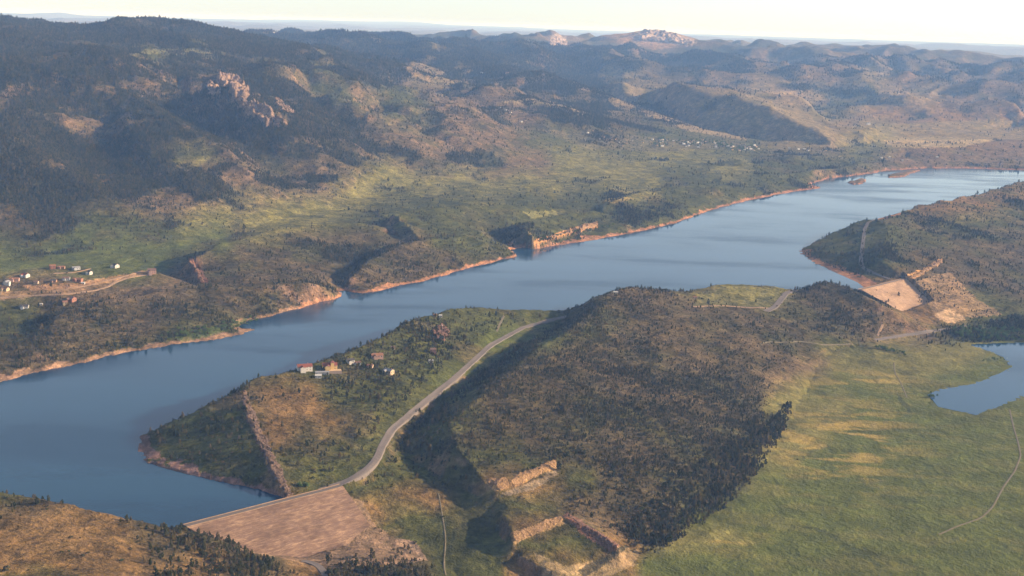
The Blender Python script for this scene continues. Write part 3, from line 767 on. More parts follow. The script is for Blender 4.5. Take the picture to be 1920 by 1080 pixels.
# ------------------------------------------------------------------ water
def expand(poly, d):
    out = []; n = len(poly)
    area = sum(poly[i][0] * poly[(i + 1) % n][1] - poly[(i + 1) % n][0] * poly[i][1] for i in range(n))
    s = 1 if area > 0 else -1
    for i in range(n):
        a = Vector(poly[i - 1]); b_ = Vector(poly[i]); c_ = Vector(poly[(i + 1) % n])
        e1 = (b_ - a).normalized(); e2 = (c_ - b_).normalized()
        nn = Vector((e1.y + e2.y, -(e1.x + e2.x))) * s
        if nn.length < 0.2: nn = Vector((e1.y, -e1.x)) * s
        nn.normalize(); out.append((b_.x + nn.x * d, b_.y + nn.y * d))
    return out
def sheet(name, poly, z, m_):
    from mathutils.geometry import tessellate_polygon
    vs = [Vector((x, y, z)) for x, y in poly]
    tris = tessellate_polygon([vs])
    me = bpy.data.meshes.new(name); me.from_pydata(vs, [], [tuple(t) for t in tris]); me.update()
    import bmesh
    bm = bmesh.new(); bm.from_mesh(me)
    for f in bm.faces:
        if f.normal.z < 0: f.normal_flip()
    bm.to_mesh(me); bm.free()
    me.materials.append(m_)
    o = bpy.data.objects.new(name, me); COL.objects.link(o); o["kind"] = "structure"
    return o
water_mat, nt, b = mat("lake_water")
geo = N(nt, "ShaderNodeNewGeometry")
b.inputs["Base Color"].default_value = (0.022, 0.050, 0.085, 1)
b.inputs["Specular IOR Level"].default_value = 0.5; b.inputs["IOR"].default_value = 1.333
mp = N(nt, "ShaderNodeMapping"); mp.inputs["Scale"].default_value = (0.3, 1.0, 1); mp.inputs["Rotation"].default_value = (0, 0, 0.35)
nt.links.new(geo.outputs["Position"], mp.inputs[0])
wpatch = tex(nt, mp.outputs[0], 0.0042, 7, 0.62)
nt.links.new(ramp(nt, wpatch, 0.42, 0.62, 0.04, 0.24), b.inputs["Roughness"])
nt.links.new(mixc(nt, ramp(nt, wpatch, 0.40, 0.62), (0.012, 0.052, 0.105), (0.006, 0.034, 0.078)), b.inputs["Base Color"])  # wind streaks: paler and darker sky reflection put into the base colour
rip = tex(nt, geo.outputs["Position"], 0.22, 4, 0.6)
bp = N(nt, "ShaderNodeBump"); bp.inputs["Strength"].default_value = 0.16; bp.inputs["Distance"].default_value = 0.5
nt.links.new(ramp(nt, wpatch, 0.40, 0.60, 0.02, 0.45), bp.inputs["Strength"]); nt.links.new(rip, bp.inputs["Height"]); nt.links.new(bp.outputs[0], b.inputs["Normal"])
water = sheet("reservoir_water", expand(LAKE, 14.0), 0.0, water_mat)
pond = sheet("pond_water", expand(PONDW, 10.0), POND_Z, water_mat)

# ------------------------------------------------------------------ vegetation
def clump_mesh(name, kind, seed, m_):
    """a crown of many small leaf clumps; unit height"""
    r = random.Random(seed); V = []; F = []
    def blade(c, s, up):
        a = r.uniform(0, 2 * math.pi); n = 4
        tip = (c[0] + r.uniform(-.3, .3) * s, c[1] + r.uniform(-.3, .3) * s, c[2] + up * s)
        k = len(V)
        for j in range(n):
            t = a + j * 2 * math.pi / n; q_ = s * r.uniform(.6, 1.15)
            V.append((c[0] + q_ * math.cos(t), c[1] + q_ * math.sin(t), c[2] + r.uniform(-.35, .15) * s))
        V.append(tip)
        for j in range(n): F.append((k + j, k + (j + 1) % n, k + n))
        F.append(tuple(k + j for j in reversed(range(n))))
    if kind == 'pine':
        H = 10
        for L in range(H):
            h = 0.16 + 0.8 * L / (H - 1); R = 0.28 * (1 - (max(0, h - .4) / .68) ** 2 * 0.95) * r.uniform(.7, 1.1) if h > .3 else 0.2
            n = max(2, int(7 * R / 0.21))
            for j in range(n):
                t = r.uniform(0, 2 * math.pi); q_ = R * r.uniform(.35, 1)
                blade((q_ * math.cos(t), q_ * math.sin(t), h + r.uniform(-.04, .04)), 0.10 * r.uniform(.7, 1.25), 1.1)
    elif kind == 'round':
        for j in range(46):
            t = r.uniform(0, 2 * math.pi); ph = math.acos(r.uniform(-.7, 1)); q_ = r.uniform(.55, 1)
            blade((0.42 * q_ * math.sin(ph) * math.cos(t), 0.42 * q_ * math.sin(ph) * math.sin(t), 0.58 + 0.36 * q_ * math.cos(ph)), 0.14 * r.uniform(.6, 1.2), .9)
    else:
        for j in range(20):
            t = r.uniform(0, 2 * math.pi); q_ = math.sqrt(r.uniform(0, 1))
            blade((0.62 * q_ * math.cos(t), 0.62 * q_ * math.sin(t), 0.25 + 0.4 * (1 - q_ * q_) * r.uniform(.4, 1)), 0.3 * r.uniform(.5, 1.1), .9)
    me = bpy.data.meshes.new(name); me.from_pydata(V, [], F); me.update(); me.materials.append(m_)
    return me
def trunk_mesh(name, h, r0, r1, limbs, seed):
    r = random.Random(seed); V = []; F = []
    def tube(a, b_, ra, rb, n=6):
        a = Vector(a); b_ = Vector(b_); d_ = (b_ - a).normalized()
        u = d_.orthogonal().normalized(); w = d_.cross(u); k = len(V)
        for c_, rr in ((a, ra), (b_, rb)):
            for j in range(n):
                t = 2 * math.pi * j / n; V.append(tuple(c_ + (u * math.cos(t) + w * math.sin(t)) * rr))
        for j in range(n): F.append((k + j, k + (j + 1) % n, k + n + (j + 1) % n, k + n + j))
    tube((0, 0, -0.08), (0, 0, h), r0, r1)
    for j in range(limbs):
        t = r.uniform(0, 2 * math.pi); z0 = r.uniform(.25, .8) * h
        tube((0, 0, z0), (0.16 * math.cos(t), 0.16 * math.sin(t), z0 + 0.08), r1 * 1.1, r1 * 0.4, 4)
    me = bpy.data.meshes.new(name); me.from_pydata(V, [], F); me.update(); me.materials.append(bark_mat)
    return me
pine_meshes = [clump_mesh("pine_crown", 'pine', 100 + k, pine_mat) for k in range(4)]
pine_trunk = trunk_mesh("pine_trunk", 0.8, 0.028, 0.008, 6, 5)
bush_meshes = [clump_mesh("bush_leaves", 'bush', 200 + k, scrub_mat) for k in range(4)]
round_meshes = [clump_mesh("round_crown", 'round', 300 + k, leaf_mat) for k in range(3)]
round_trunk = trunk_mesh("round_trunk", 0.5, 0.04, 0.02, 5, 6)

def scatter(density, cellsel, maxn, seed):
    """density in plants per square metre for every cell of the terrain grid -> positions, heights above"""
    g = np.random.default_rng(seed)
    area = np.abs(np.gradient(rows_D))[:, None] * DD * np.gradient(cols_t)[None, :]
    lam = np.where(cellsel, density * area, 0)
    n = g.poisson(np.minimum(lam, 30))
    tot = n.sum()
    if tot > maxn: n = g.binomial(n, maxn / tot)
    idx = np.repeat(np.arange(n.size), n.ravel())
    a = idx // NC; b_ = idx % NC
    fa = np.clip(a + g.uniform(-.5, .5, len(a)), 0, NR - 1.01); fb = np.clip(b_ + g.uniform(-.5, .5, len(a)), 0, NC - 1.01)
    D = np.interp(fa, np.arange(NR), rows_D); t = np.interp(fb, np.arange(NC), cols_t)
    x = D * np.sin(t); y = D * np.cos(t)
    return x, y, height(x, y), D, a, b_, g
SEL = VIS & INFRAME & (Z > POND_Z + 1.0) & ~((nl > 0.02) & (Z < 1.5)) & (DD < 16000)
clus = np.clip(0.5 + 1.3 * fbm(X, Y, 130, 3, 111, 0.6, spacing=SPC) + 0.5 * fbm(X, Y, 900, 2, 117), 0, 1.6)
szf = np.clip(DD / 4200.0, 1, 4) ** 0.65
wood = np.clip(DEN - 0.12, 0, 1)
hogwood = inside([(850, 760), (1100, 560), (1200, 540), (1300, 600), (1500, 660), (1490, 770), (1400, 900), (1240, 1030), (1060, 950), (1100, 880), (1040, 860), (940, 900), (850, 820)], PXG, PYG)
edge = inside([(1445, 790), (1480, 755), (1480, 790), (1440, 860), (1400, 910), (1330, 975), (1240, 1030), (1180, 1022), (1180, 980), (1250, 900), (1350, 850)], PXG + DX8, PYG + DY6)
pd = np.where(hogwood, wood ** 1.2 * (0.45 + 0.8 * clus) / 26.0 * np.where(edge, 1.6, 1.0), np.where(DD > 4000, np.maximum(WOOD * np.clip(DEN * 2, 0.2, 1), 0.18 * DEN) / 25.0, wood ** 1.3 * (0.35 + clus) / 36.0)) / szf ** 2
bd = (0.006 + 0.85 * DEN ** 1.3) * np.clip(0.5 + 1.5 * fbm(X, Y, 50, 2, 121, spacing=SPC), 0, 2) / np.where(DD < 6000, 52.0, 80.0) / szf ** 2 * (1 - 0.93 * flat) * (DD < 9000)
def points_object(name, data, meshes, srcs, label, category):
    x, y, z, s, rz = data
    me = bpy.data.meshes.new(name); me.vertices.add(len(x))
    me.vertices.foreach_set("co", np.stack([x, y, z], 1).astype(np.float32).ravel())
    for nm, dat in (("plant_size", s), ("plant_turn", rz)):
        a = me.attributes.new(nm, 'FLOAT', 'POINT'); a.data.foreach_set("value", dat.astype(np.float32))
    me.update()
    o = bpy.data.objects.new(name, me); COL.objects.link(o)
    ng = bpy.data.node_groups.new(name, 'GeometryNodeTree')
    ng.interface.new_socket("Geometry", in_out='INPUT', socket_type='NodeSocketGeometry')
    ng.interface.new_socket("Geometry", in_out='OUTPUT', socket_type='NodeSocketGeometry')
    gi = ng.nodes.new('NodeGroupInput'); go = ng.nodes.new('NodeGroupOutput')
    jn = ng.nodes.new('GeometryNodeJoinGeometry')
    for s_ in reversed(srcs):
        oi = ng.nodes.new('GeometryNodeObjectInfo'); oi.inputs['Object'].default_value = s_; oi.inputs['As Instance'].default_value = True
        oi.transform_space = 'ORIGINAL'
        ng.links.new(oi.outputs['Geometry'], jn.inputs[0])
    ip = ng.nodes.new('GeometryNodeInstanceOnPoints'); ip.inputs['Pick Instance'].default_value = True
    ng.links.new(gi.outputs[0], ip.inputs['Points']); ng.links.new(jn.outputs[0], ip.inputs['Instance'])
    rv = ng.nodes.new('FunctionNodeRandomValue'); rv.data_type = 'INT'
    rv.inputs[4].default_value = 0; rv.inputs[5].default_value = len(srcs) - 1
    ng.links.new(rv.outputs[2], ip.inputs['Instance Index'])
    for nm, sock in (("plant_size", 'Scale'), ("plant_turn", 'Rotation')):
        na = ng.nodes.new('GeometryNodeInputNamedAttribute'); na.data_type = 'FLOAT'; na.inputs[0].default_value = nm
        cb = ng.nodes.new('ShaderNodeCombineXYZ')
        if sock == 'Scale':
            for q_ in range(3): ng.links.new(na.outputs[0], cb.inputs[q_])
        else: ng.links.new(na.outputs[0], cb.inputs[2])
        ng.links.new(cb.outputs[0], ip.inputs[sock])
    ng.links.new(ip.outputs[0], go.inputs[0])
    md = o.modifiers.new("scatter", 'NODES'); md.node_group = ng
    o["kind"] = "stuff"; o["label"] = label; o["category"] = category
    return o
def T(o, label, cat, group=None):
    o["label"] = label; o["category"] = cat
    if group: o["group"] = group
    return o

# conifers: the 300 nearest are trees of their own, the rest is one wood
px_, py_, pz_, pD, ia, ib, g = scatter(pd, SEL, 380000, 1)
ps = np.exp(g.normal(0, 0.34, len(px_))) * np.where(hogwood[ia, ib] & ~edge[ia, ib], 4.5, 5.9) * szf[ia, ib]
pr = g.uniform(0, 6.283, len(px_))
print("pines", len(px_))
qx, qy = project(px_, py_, pz_)
own = (qx > 5) & (qx < 1915) & (qy > 5) & (qy < 1076) & (VIS[ia, ib])
order = np.argsort(np.where(own, pD, 1e9) / ps)[:300]
def make_tree(kind, mesh, tmesh, x, y, z, s, rz, label, cat, group):
    e = bpy.data.objects.new(kind, None); COL.objects.link(e)
    e.location = (x, y, z); e.rotation_euler = (0, 0, rz); e.scale = (s, s, s); e.empty_display_size = 0.3
    T(e, label, cat, group)
    c_ = bpy.data.objects.new("crown", mesh); COL.objects.link(c_); c_.parent = e
    t_ = bpy.data.objects.new("trunk", tmesh); COL.objects.link(t_); t_.parent = e
    return e, c_
crowns = []
for n_, k in enumerate(order):
    fore = qx[k] < 860
    e, c_ = make_tree("pine_tree", pine_meshes[n_ % 4], pine_trunk, px_[k], py_[k], pz_[k] - 0.1, ps[k], pr[k],
                      "small dark pine among the others on the near slopes", "tree", "pines on the near slopes")
    crowns.append(c_)
rest = np.ones(len(px_), bool); rest[order] = False
srcs = crowns[:4]
points_object("pine_woodland", (px_[rest], py_[rest], pz_[rest] - 0.1, ps[rest], pr[rest]), pine_meshes, srcs,
              "dark pine woods spread over the hills and mountain slopes", "woodland")
bx_, by_, bz_, bD, ja, jb, g = scatter(bd, SEL, 260000, 2)
bs = np.exp(g.normal(0, 0.35, len(bx_))) * 2.6 * szf[ja, jb]; br = g.uniform(0, 6.283, len(bx_))
print("bushes", len(bx_))
qx2, qy2 = project(bx_, by_, bz_)
own = (qx2 > 5) & (qx2 < 1915) & (qy2 > 5) & (qy2 < 1076) & (VIS[ja, jb])
order2 = np.argsort(np.where(own, bD, 1e9) / bs)[:300]
shrubs = []
for n_, k in enumerate(order2):
    o = bpy.data.objects.new("shrub", bush_meshes[n_ % 4]); COL.objects.link(o)
    o.location = (bx_[k], by_[k], bz_[k] - 0.1); o.scale = (bs[k],) * 3; o.rotation_euler = (0, 0, br[k])
    T(o, "low rounded grey green shrub on a dry grassy slope", "shrub", "shrubs on the near slopes")
    shrubs.append(o)
rest2 = np.ones(len(bx_), bool); rest2[order2] = False
points_object("scrub_vegetation", (bx_[rest2], by_[rest2], bz_[rest2] - 0.1, bs[rest2], br[rest2]), bush_meshes, shrubs[:4],
              "low scrub dotted over the dry hillsides", "scrub")
# ------------------------------------------------------------------ roads and trails, draped on the ground
def ribbon(name, pts, width, m_, lift=0.5, zmin=None, step=8.0, flatz=None):
    W = []
    for (a, b), (c_, d_) in zip(pts[:-1], pts[1:]):
        n = max(2, int(math.hypot(c_ - a, d_ - b) / 3))
        for k in range(n):
            t = k / n; W.append(hit(a + (c_ - a) * t, b + (d_ - b) * t) if flatz is None else (*map(float, at_z(a + (c_ - a) * t, b + (d_ - b) * t, flatz)), flatz))
    W.append(hit(*pts[-1]) if flatz is None else (*map(float, at_z(*pts[-1], flatz)), flatz))
    P = resample(W, max(8, int(sum(math.hypot(W[i + 1][0] - W[i][0], W[i + 1][1] - W[i][1]) for i in range(len(W) - 1)) / step)))
    for _ in range(6):
        P[1:-1] = (P[:-2] + 2 * P[1:-1] + P[2:]) / 4
    d = np.gradient(P[:, :2], axis=0); d /= np.linalg.norm(d, axis=1)[:, None]; nrm = np.stack([-d[:, 1], d[:, 0]], 1)
    V = []; F = []; NW = 5
    for k in range(NW):
        o_ = (k / (NW - 1) - 0.5) * width
        q_ = P[:, :2] + nrm * o_
        z = height(q_[:, 0], q_[:, 1]) if flatz is None else np.full(len(q_), flatz)
        if flatz is None:
            zc = height(P[:, 0], P[:, 1]); z = 0.35 * z + 0.65 * np.maximum(zc, z)
            for _ in range(3): z[1:-1] = np.maximum(z[1:-1], (z[:-2] + z[2:]) / 2)
        V += [(float(x), float(y), float(zz + lift)) for (x, y), zz in zip(q_, z)]
    n = len(P)
    for k in range(NW - 1):
        for i in range(n - 1): F.append((k * n + i, (k + 1) * n + i, (k + 1) * n + i + 1, k * n + i + 1))
    # shoulders that run down into the ground
    for side, k in ((-1, 0), (1, NW - 1)):
        o_ = side * (width / 2 + 1.5); q_ = P[:, :2] + nrm * o_; b0 = len(V)
        z = height(q_[:, 0], q_[:, 1]) - 1.5
        V += [(float(x), float(y), float(zz)) for (x, y), zz in zip(q_, z)]
        for i in range(n - 1):
            f = (b0 + i, k * n + i, k * n + i + 1, b0 + i + 1); F.append(f if side < 0 else f[::-1])
    me = bpy.data.meshes.new(name); me.from_pydata(V, [], F); me.update()
    me.materials.append(m_)
    o = bpy.data.objects.new(name, me); COL.objects.link(o); o["kind"] = "structure"
    return o
ribbon("road", [(a, b) for a, b, c_ in ROAD[3:]] + [(1062, 594)], 13, road_mat, 0.7)
ribbon("road", [(566, 1052), (585, 1054), (604, 1066), (612, 1082)], 11, road_mat)
ribbon("road", [(1436, 584), (1452, 577), (1465, 562), (1474, 549), (1492, 544)], 17, road_mat)
ribbon("road", [(1640, 638), (1690, 630), (1745, 622), (1812, 611)], 8, road_mat)
ribbon("road", [(1643, 412), (1628, 416), (1621, 430), (1618, 455), (1614, 490), (1618, 504), (1640, 513), (1668, 524)], 12, road_mat, 0.8)
ribbon("track", [(1300, 576), (1350, 573), (1400, 577), (1440, 578)], 7, dirt_mat)
ribbon("track", [(0, 559), (70, 554), (130, 552), (180, 545), (205, 537), (218, 528), (250, 519), (290, 513)], 8, dirt_mat)
ribbon("track", [(80, 549), (120, 543), (160, 537), (200, 527), (240, 517), (268, 508)], 5, dirt_mat)
ribbon("track", [(100, 513), (140, 512), (170, 504)], 6, dirt_mat)
ribbon("track", [(945, 592), (938, 606), (931, 622)], 4, track_mat)
ribbon("track", [(1425, 646), (1440, 641), (1465, 643), (1500, 640), (1540, 647), (1600, 647)], 4, track_mat)
ribbon("track", [(1645, 630), (1655, 610)], 5, dirt_mat)
ribbon("trail", [(1893, 768), (1900, 800), (1909, 830), (1914, 855), (1902, 885), (1880, 915), (1862, 950), (1840, 972), (1800, 985), (1760, 1003)], 3.0, track_mat, 0.4)
ribbon("trail", [(822, 925), (830, 970), (836, 1010), (832, 1060), (836, 1079)], 1.6, track_mat, 0.4)
ribbon("trail", [(1676, 680), (1678, 700), (1690, 720), (1700, 745)], 2.4, track_mat, 0.4)

# ------------------------------------------------------------------ dams
def dam(label, dm, col, dark):
    m_, nt, b = mat("dam_fill")
    geo = N(nt, "ShaderNodeNewGeometry"); mp = N(nt, "ShaderNodeMapping")
    dx, dy = dm['crest'][-1][0] - dm['crest'][0][0], dm['crest'][-1][1] - dm['crest'][0][1]
    mp.vector_type = 'TEXTURE'
    mp.inputs["Rotation"].default_value = (0, 0, math.atan2(dy, dx)); mp.inputs["Scale"].default_value = (7, 1.0, 1.0)
    nt.links.new(geo.outputs["Position"], mp.inputs[0])
    t = tex(nt, mp.outputs[0], 0.32, 8, 0.85); t2_ = tex(nt, geo.outputs["Position"], 0.02, 4, 0.6)
    c = mixc(nt, ramp(nt, t, 0.48, 0.60), dark, col)
    c = mixc(nt, ramp(nt, t2_, 0.45, 0.62, 0, 0.6), c, tuple(0.62 * v for v in dark))
    nt.links.new(c, b.inputs["Base Color"])
    bp = N(nt, "ShaderNodeBump"); bp.inputs["Distance"].default_value = 1.5; nt.links.new(t, bp.inputs["Height"]); nt.links.new(bp.outputs[0], b.inputs["Normal"])
    root = bpy.data.objects.new("dam", None); COL.objects.link(root)
    root.location = dm['crest'][0][:2] + (0,)
    T(root, label, "dam")
    c_, t_ = resample(dm['crest'], 120), resample(dm['toe'], 120); up = dm['up']
    rows = [np.column_stack([c_[:, 0] + up[0] * 34, c_[:, 1] + up[1] * 34, c_[:, 2] - 17]), np.column_stack([c_[:, 0] + up[0] * 7, c_[:, 1] + up[1] * 7, c_[:, 2]])]
    NV_ = 60
    for k in range(NV_):
        v = k / (NV_ - 1); r_ = c_ * (1 - v) + t_ * v
        r_ = r_ + np.column_stack([-up[0] * 7 * (1 - v) * np.ones(120), -up[1] * 7 * (1 - v) * np.ones(120), 0.5 * noise(r_[:, 0] / 14, r_[:, 1] / 14, 3) * min(1, k / 4)])
        bl = np.clip((v - 0.75) / 0.25, 0, 1); g_ = height(r_[:, 0], r_[:, 1]) + 0.35
        r_[:, 2] = r_[:, 2] * (1 - bl) + np.where(bl > 0, g_, r_[:, 2]) * bl
        rows.append(r_)
    last = rows[-1].copy(); last[:, 2] -= 3; last[:, :2] -= up * 3; rows.append(last)
    A = np.array(rows); n = 120; V = A.reshape(-1, 3).copy(); V[:, 0] -= root.location.x; V[:, 1] -= root.location.y
    F = []
    for r_ in range(len(rows) - 1):
        for i in range(n - 1): F.append((r_ * n + i, r_ * n + i + 1, (r_ + 1) * n + i + 1, (r_ + 1) * n + i))
    me = bpy.data.meshes.new("embankment"); me.from_pydata([tuple(map(float, v)) for v in V], [], F); me.update(); me.materials.append(m_)
    import bmesh
    bm = bmesh.new(); bm.from_mesh(me); bmesh.ops.recalc_face_normals(bm, faces=bm.faces[:])
    if sum(f.normal.z for f in bm.faces) < 0: bmesh.ops.reverse_faces(bm, faces=bm.faces[:])
    bm.to_mesh(me); bm.free()
    o = bpy.data.objects.new("embankment", me); COL.objects.link(o); o.parent = root
    # carriageway and low parapets along the crest
    for nm, o0, o1, zt, mm in (("carriageway", -5.2, 5.2, 0.25, road_mat), ("parapet", 6.0, 6.6, 1.1, dirt_mat), ("parapet", -6.6, -6.0, 0.9, dirt_mat)):
        V = []; F = []
        for i in range(n):
            for (o_, z_) in ((o0, -0.3), (o0, zt), (o1, zt), (o1, -0.3)):
                V.append((float(c_[i, 0] + up[0] * o_ - root.location.x), float(c_[i, 1] + up[1] * o_ - root.location.y), float(c_[i, 2] + z_)))
            if i: 
                for k in range(3): a = (i - 1) * 4 + k; F.append((a, a + 1, a + 5, a + 4))
        me = bpy.data.meshes.new(nm); me.from_pydata(V, [], F); me.update(); me.materials.append(mm)
        o = bpy.data.objects.new(nm, me); COL.objects.link(o); o.parent = root
dam("long tan earth dam with a grey crest road at the near end of the lake", DAMS[0], (0.34, 0.225, 0.145), (0.165, 0.103, 0.075))
dam("bright sandy earth dam between the two far right hills beside the lake", DAMS[1], (0.50, 0.33, 0.20), (0.34, 0.22, 0.14))

# ------------------------------------------------------------------ rock
def rockmat(name, c0, c1, sc):
    m_, nt, b = mat(name)
    geo = N(nt, "ShaderNodeNewGeometry")
    t = tex(nt, geo.outputs["Position"], sc, 6, 0.72); v = N(nt, "ShaderNodeTexVoronoi"); v.feature = 'DISTANCE_TO_EDGE'; v.inputs["Scale"].default_value = sc * 0.8
    nt.links.new(geo.outputs["Position"], v.inputs["Vector"])
    c = mixc(nt, ramp(nt, t, 0.35, 0.65), c0, c1)
    c = mixc(nt, ramp(nt, v.outputs[0], 0.0, 0.12, 0.55, 0.0), c, tuple(x * 0.45 for x in c0))
    nt.links.new(c, b.inputs["Base Color"])
    bp = N(nt, "ShaderNodeBump"); bp.inputs["Distance"].default_value = 0.5 / sc; nt.links.new(t, bp.inputs["Height"]); nt.links.new(bp.outputs[0], b.inputs["Normal"])
    return m_
granite = rockmat("pink_granite", (0.15, 0.10, 0.07), (0.31, 0.205, 0.14), 0.045)
palegran = rockmat("pale_granite", (0.26, 0.19, 0.15), (0.50, 0.38, 0.31), 0.012)
sandst = rockmat("orange_sandstone", (0.17, 0.10, 0.05), (0.36, 0.225, 0.115), 0.3)
redrock = rockmat("red_sandstone", (0.10, 0.055, 0.04), (0.21, 0.12, 0.085), 0.2)
greyrock = rockmat("lichened_sandstone", (0.075, 0.05, 0.036), (0.18, 0.12, 0.088), 0.25)
def outcrop(name, poly, hgt, m_, label, cat, grain, n=110, seed=0):
    P = np.array([hit(a, b) for a, b in poly])
    x0, y0 = P[:, :2].min(0) - grain; x1, y1 = P[:, :2].max(0) + grain
    xs, ys = np.meshgrid(np.linspace(x0, x1, n), np.linspace(y0, y1, n))
    z0 = height(xs, ys)
    pw = [(p_[0], p_[1]) for p_ in P]
    jx = grain * 0.5 * noise(xs / grain, ys / grain, 5 + seed); jy = grain * 0.5 * noise(xs / grain, ys / grain, 6 + seed)
    m0 = inside(pw, xs + jx, ys + jy).astype(float)
    k_ = m0.copy()
    for _ in range(max(3, n // 16)):
        p = np.pad(k_, 1, mode='edge'); k_ = (p[:-2, 1:-1] + p[2:, 1:-1] + p[1:-1, :-2] + p[1:-1, 2:]) / 4 * (m0 > 0)
    prof = np.clip(k_ * 1.3, 0, 1) ** 0.6
    blocks = 0.45 + 0.6 * ridged(xs, ys, grain * 2.2, 4, 9 + seed, 0.6) + 0.35 * np.abs(noise(xs / (grain * .5), ys / (grain * .5), 12 + seed))
    zz = z0 + prof * hgt * np.clip(blocks, 0.1, 1.4) - (m0 < 0.5) * 0.25 * hgt - 0.4
    c0 = P.mean(0)
    V = np.stack([xs - c0[0], ys - c0[1], zz - c0[2]], -1).reshape(-1, 3)
    keep = np.pad(m0, 1); keep = (np.maximum.reduce([keep[:-2, 1:-1], keep[2:, 1:-1], keep[1:-1, :-2], keep[1:-1, 2:], m0]) > 0)
    F = []; kk = keep
    for i in range(n - 1):
        for j in range(n - 1):
            if kk[i, j] and kk[i + 1, j] and kk[i, j + 1] and kk[i + 1, j + 1]:
                F.append((i * n + j, i * n + j + 1, (i + 1) * n + j + 1, (i + 1) * n + j))
    used_ = sorted({v for f in F for v in f}); mp_ = {v: i for i, v in enumerate(used_)}
    me = bpy.data.meshes.new(name); me.from_pydata([tuple(map(float, V[v])) for v in used_], [], [tuple(mp_[v] for v in f) for f in F]); me.update()
    me.materials.append(m_)
    o = bpy.data.objects.new(name, me); COL.objects.link(o); o.location = tuple(map(float, c0)); T(o, label, cat)
    return o
outcrop("rock_outcrop", [(412, 140), (440, 146), (458, 160), (467, 172), (460, 188), (448, 200), (436, 192), (430, 176), (415, 165), (408, 150)], 46, granite,
        "tall pink granite crag, upper one on the wooded mountain", "rock outcrop", 40)
outcrop("rock_outcrop", [(388, 156), (400, 152), (410, 164), (414, 180), (402, 184), (390, 180)], 26, granite, "small pink crag just left of the tall granite crag", "rock outcrop", 25, 70, 3)
outcrop("rock_outcrop", [(444, 200), (468, 194), (492, 202), (512, 218), (528, 228), (541, 236), (524, 240), (508, 236), (502, 242), (486, 228), (462, 214)], 34, granite,
        "long slanting pink granite slab below the tall crag", "rock outcrop", 34, 110, 1)
outcrop("rock_outcrop", [(518, 184), (528, 192), (545, 205), (551, 212), (540, 214), (526, 206), (516, 196)], 20, granite, "narrow pink rock rib right of the slanting slab", "rock outcrop", 20, 70, 2)
outcrop("rock_outcrop", [(1190, 68), (1203, 61), (1218, 59), (1245, 62), (1272, 70), (1298, 81), (1290, 86), (1262, 82), (1235, 79), (1205, 78)], 60, palegran,
        "broad pale cliff on the highest distant summit", "rock cliff", 130, 110, 4)
outcrop("rock_outcrop", [(1028, 80), (1036, 72), (1046, 69), (1058, 74), (1064, 84), (1045, 87), (1032, 87)], 30, palegran, "jagged pale crag left of the highest distant summit", "rock cliff", 90, 70, 5)
outcrop("rock_outcrop", [(816, 614), (830, 610), (842, 618), (842, 630), (832, 640), (818, 636), (810, 626)], 9, redrock, "reddish rock knob on the hill above the road", "rock outcrop", 9, 60, 6)
outcrop("rock_outcrop", [(913, 897), (950, 898), (953, 912), (940, 920), (918, 912)], 3, sandst, "bright orange sandstone face at the left end of the quarry", "rock cliff", 7, 80, 7)
outcrop("rock_outcrop", [(956, 908), (972, 888), (1008, 876), (1040, 863), (1044, 872), (1012, 888), (985, 902), (966, 914)], 3, sandst, "long orange sandstone face along the back of the quarry", "rock cliff", 7, 110, 8)
outcrop("rock_outcrop", [(957, 1004), (1000, 987), (1050, 968), (1058, 976), (1010, 998), (966, 1016)], 2.4, sandst, "lower orange sandstone ledge under the grassy quarry terrace", "rock cliff", 7, 110, 9)
outcrop("rock_outcrop", [(1058, 966), (1068, 964), (1108, 990), (1160, 1022), (1150, 1030), (1100, 1004)], 2.4, redrock, "dark red rock band at the foot of the wooded hill", "rock cliff", 7, 110, 10)
outcrop("rock_outcrop", [(1003, 452), (1040, 440), (1062, 434), (1080, 426), (1118, 416), (1120, 423), (1080, 434), (1040, 446), (1004, 459)], 9, sandst, "orange cliff band above the far lake shore", "rock cliff", 14, 110, 11)
outcrop("rock_outcrop", [(1704, 520), (1722, 512), (1740, 500), (1752, 490), (1772, 487), (1760, 497), (1740, 508), (1724, 518), (1708, 524)], 8, sandst, "orange cliff band right of the bright sandy dam", "rock cliff", 9, 90, 12)
outcrop("rock_outcrop", [(362, 492), (369, 502), (384, 530), (374, 531), (364, 512), (358, 498)], 4, redrock, "dark red cliff at the left end of the ridge beyond the houses", "rock cliff", 10, 80, 13)

outcrop("rock_outcrop", [(450, 731), (462, 737), (468, 755), (480, 774), (486, 800), (502, 824), (512, 850), (530, 884), (536, 905), (550, 928), (538, 932), (522, 905), (506, 886), (495, 858), (476, 826), (470, 802), (455, 777), (456, 752)], 4.2, greyrock,
        "long reddish rock rim above the dark slope beside the near water", "rock rim", 9, 230, 14)
def boulder_mesh(seed):
    import bmesh
    bm = bmesh.new(); bmesh.ops.create_icosphere(bm, subdivisions=3, radius=1.0)
    from mathutils import noise as mn
    for v in bm.verts:
        n_ = mn.noise(v.co * 1.1 + Vector((seed * 7.1, 0, 0))) * 0.45 + mn.noise(v.co * 2.9 + Vector((0, seed * 3.3, 0))) * 0.2
        v.co = Vector((v.co.x, v.co.y * 0.8, v.co.z * 0.75)) * (1 + n_)
    me = bpy.data.meshes.new("boulder"); bm.to_mesh(me); bm.free(); me.materials.append(greyrock); return me
bmesh_list = [boulder_mesh(k) for k in range(4)]
crestline = [(540, 929), (515, 885), (485, 825), (462, 775), (453, 738), (476, 710)]
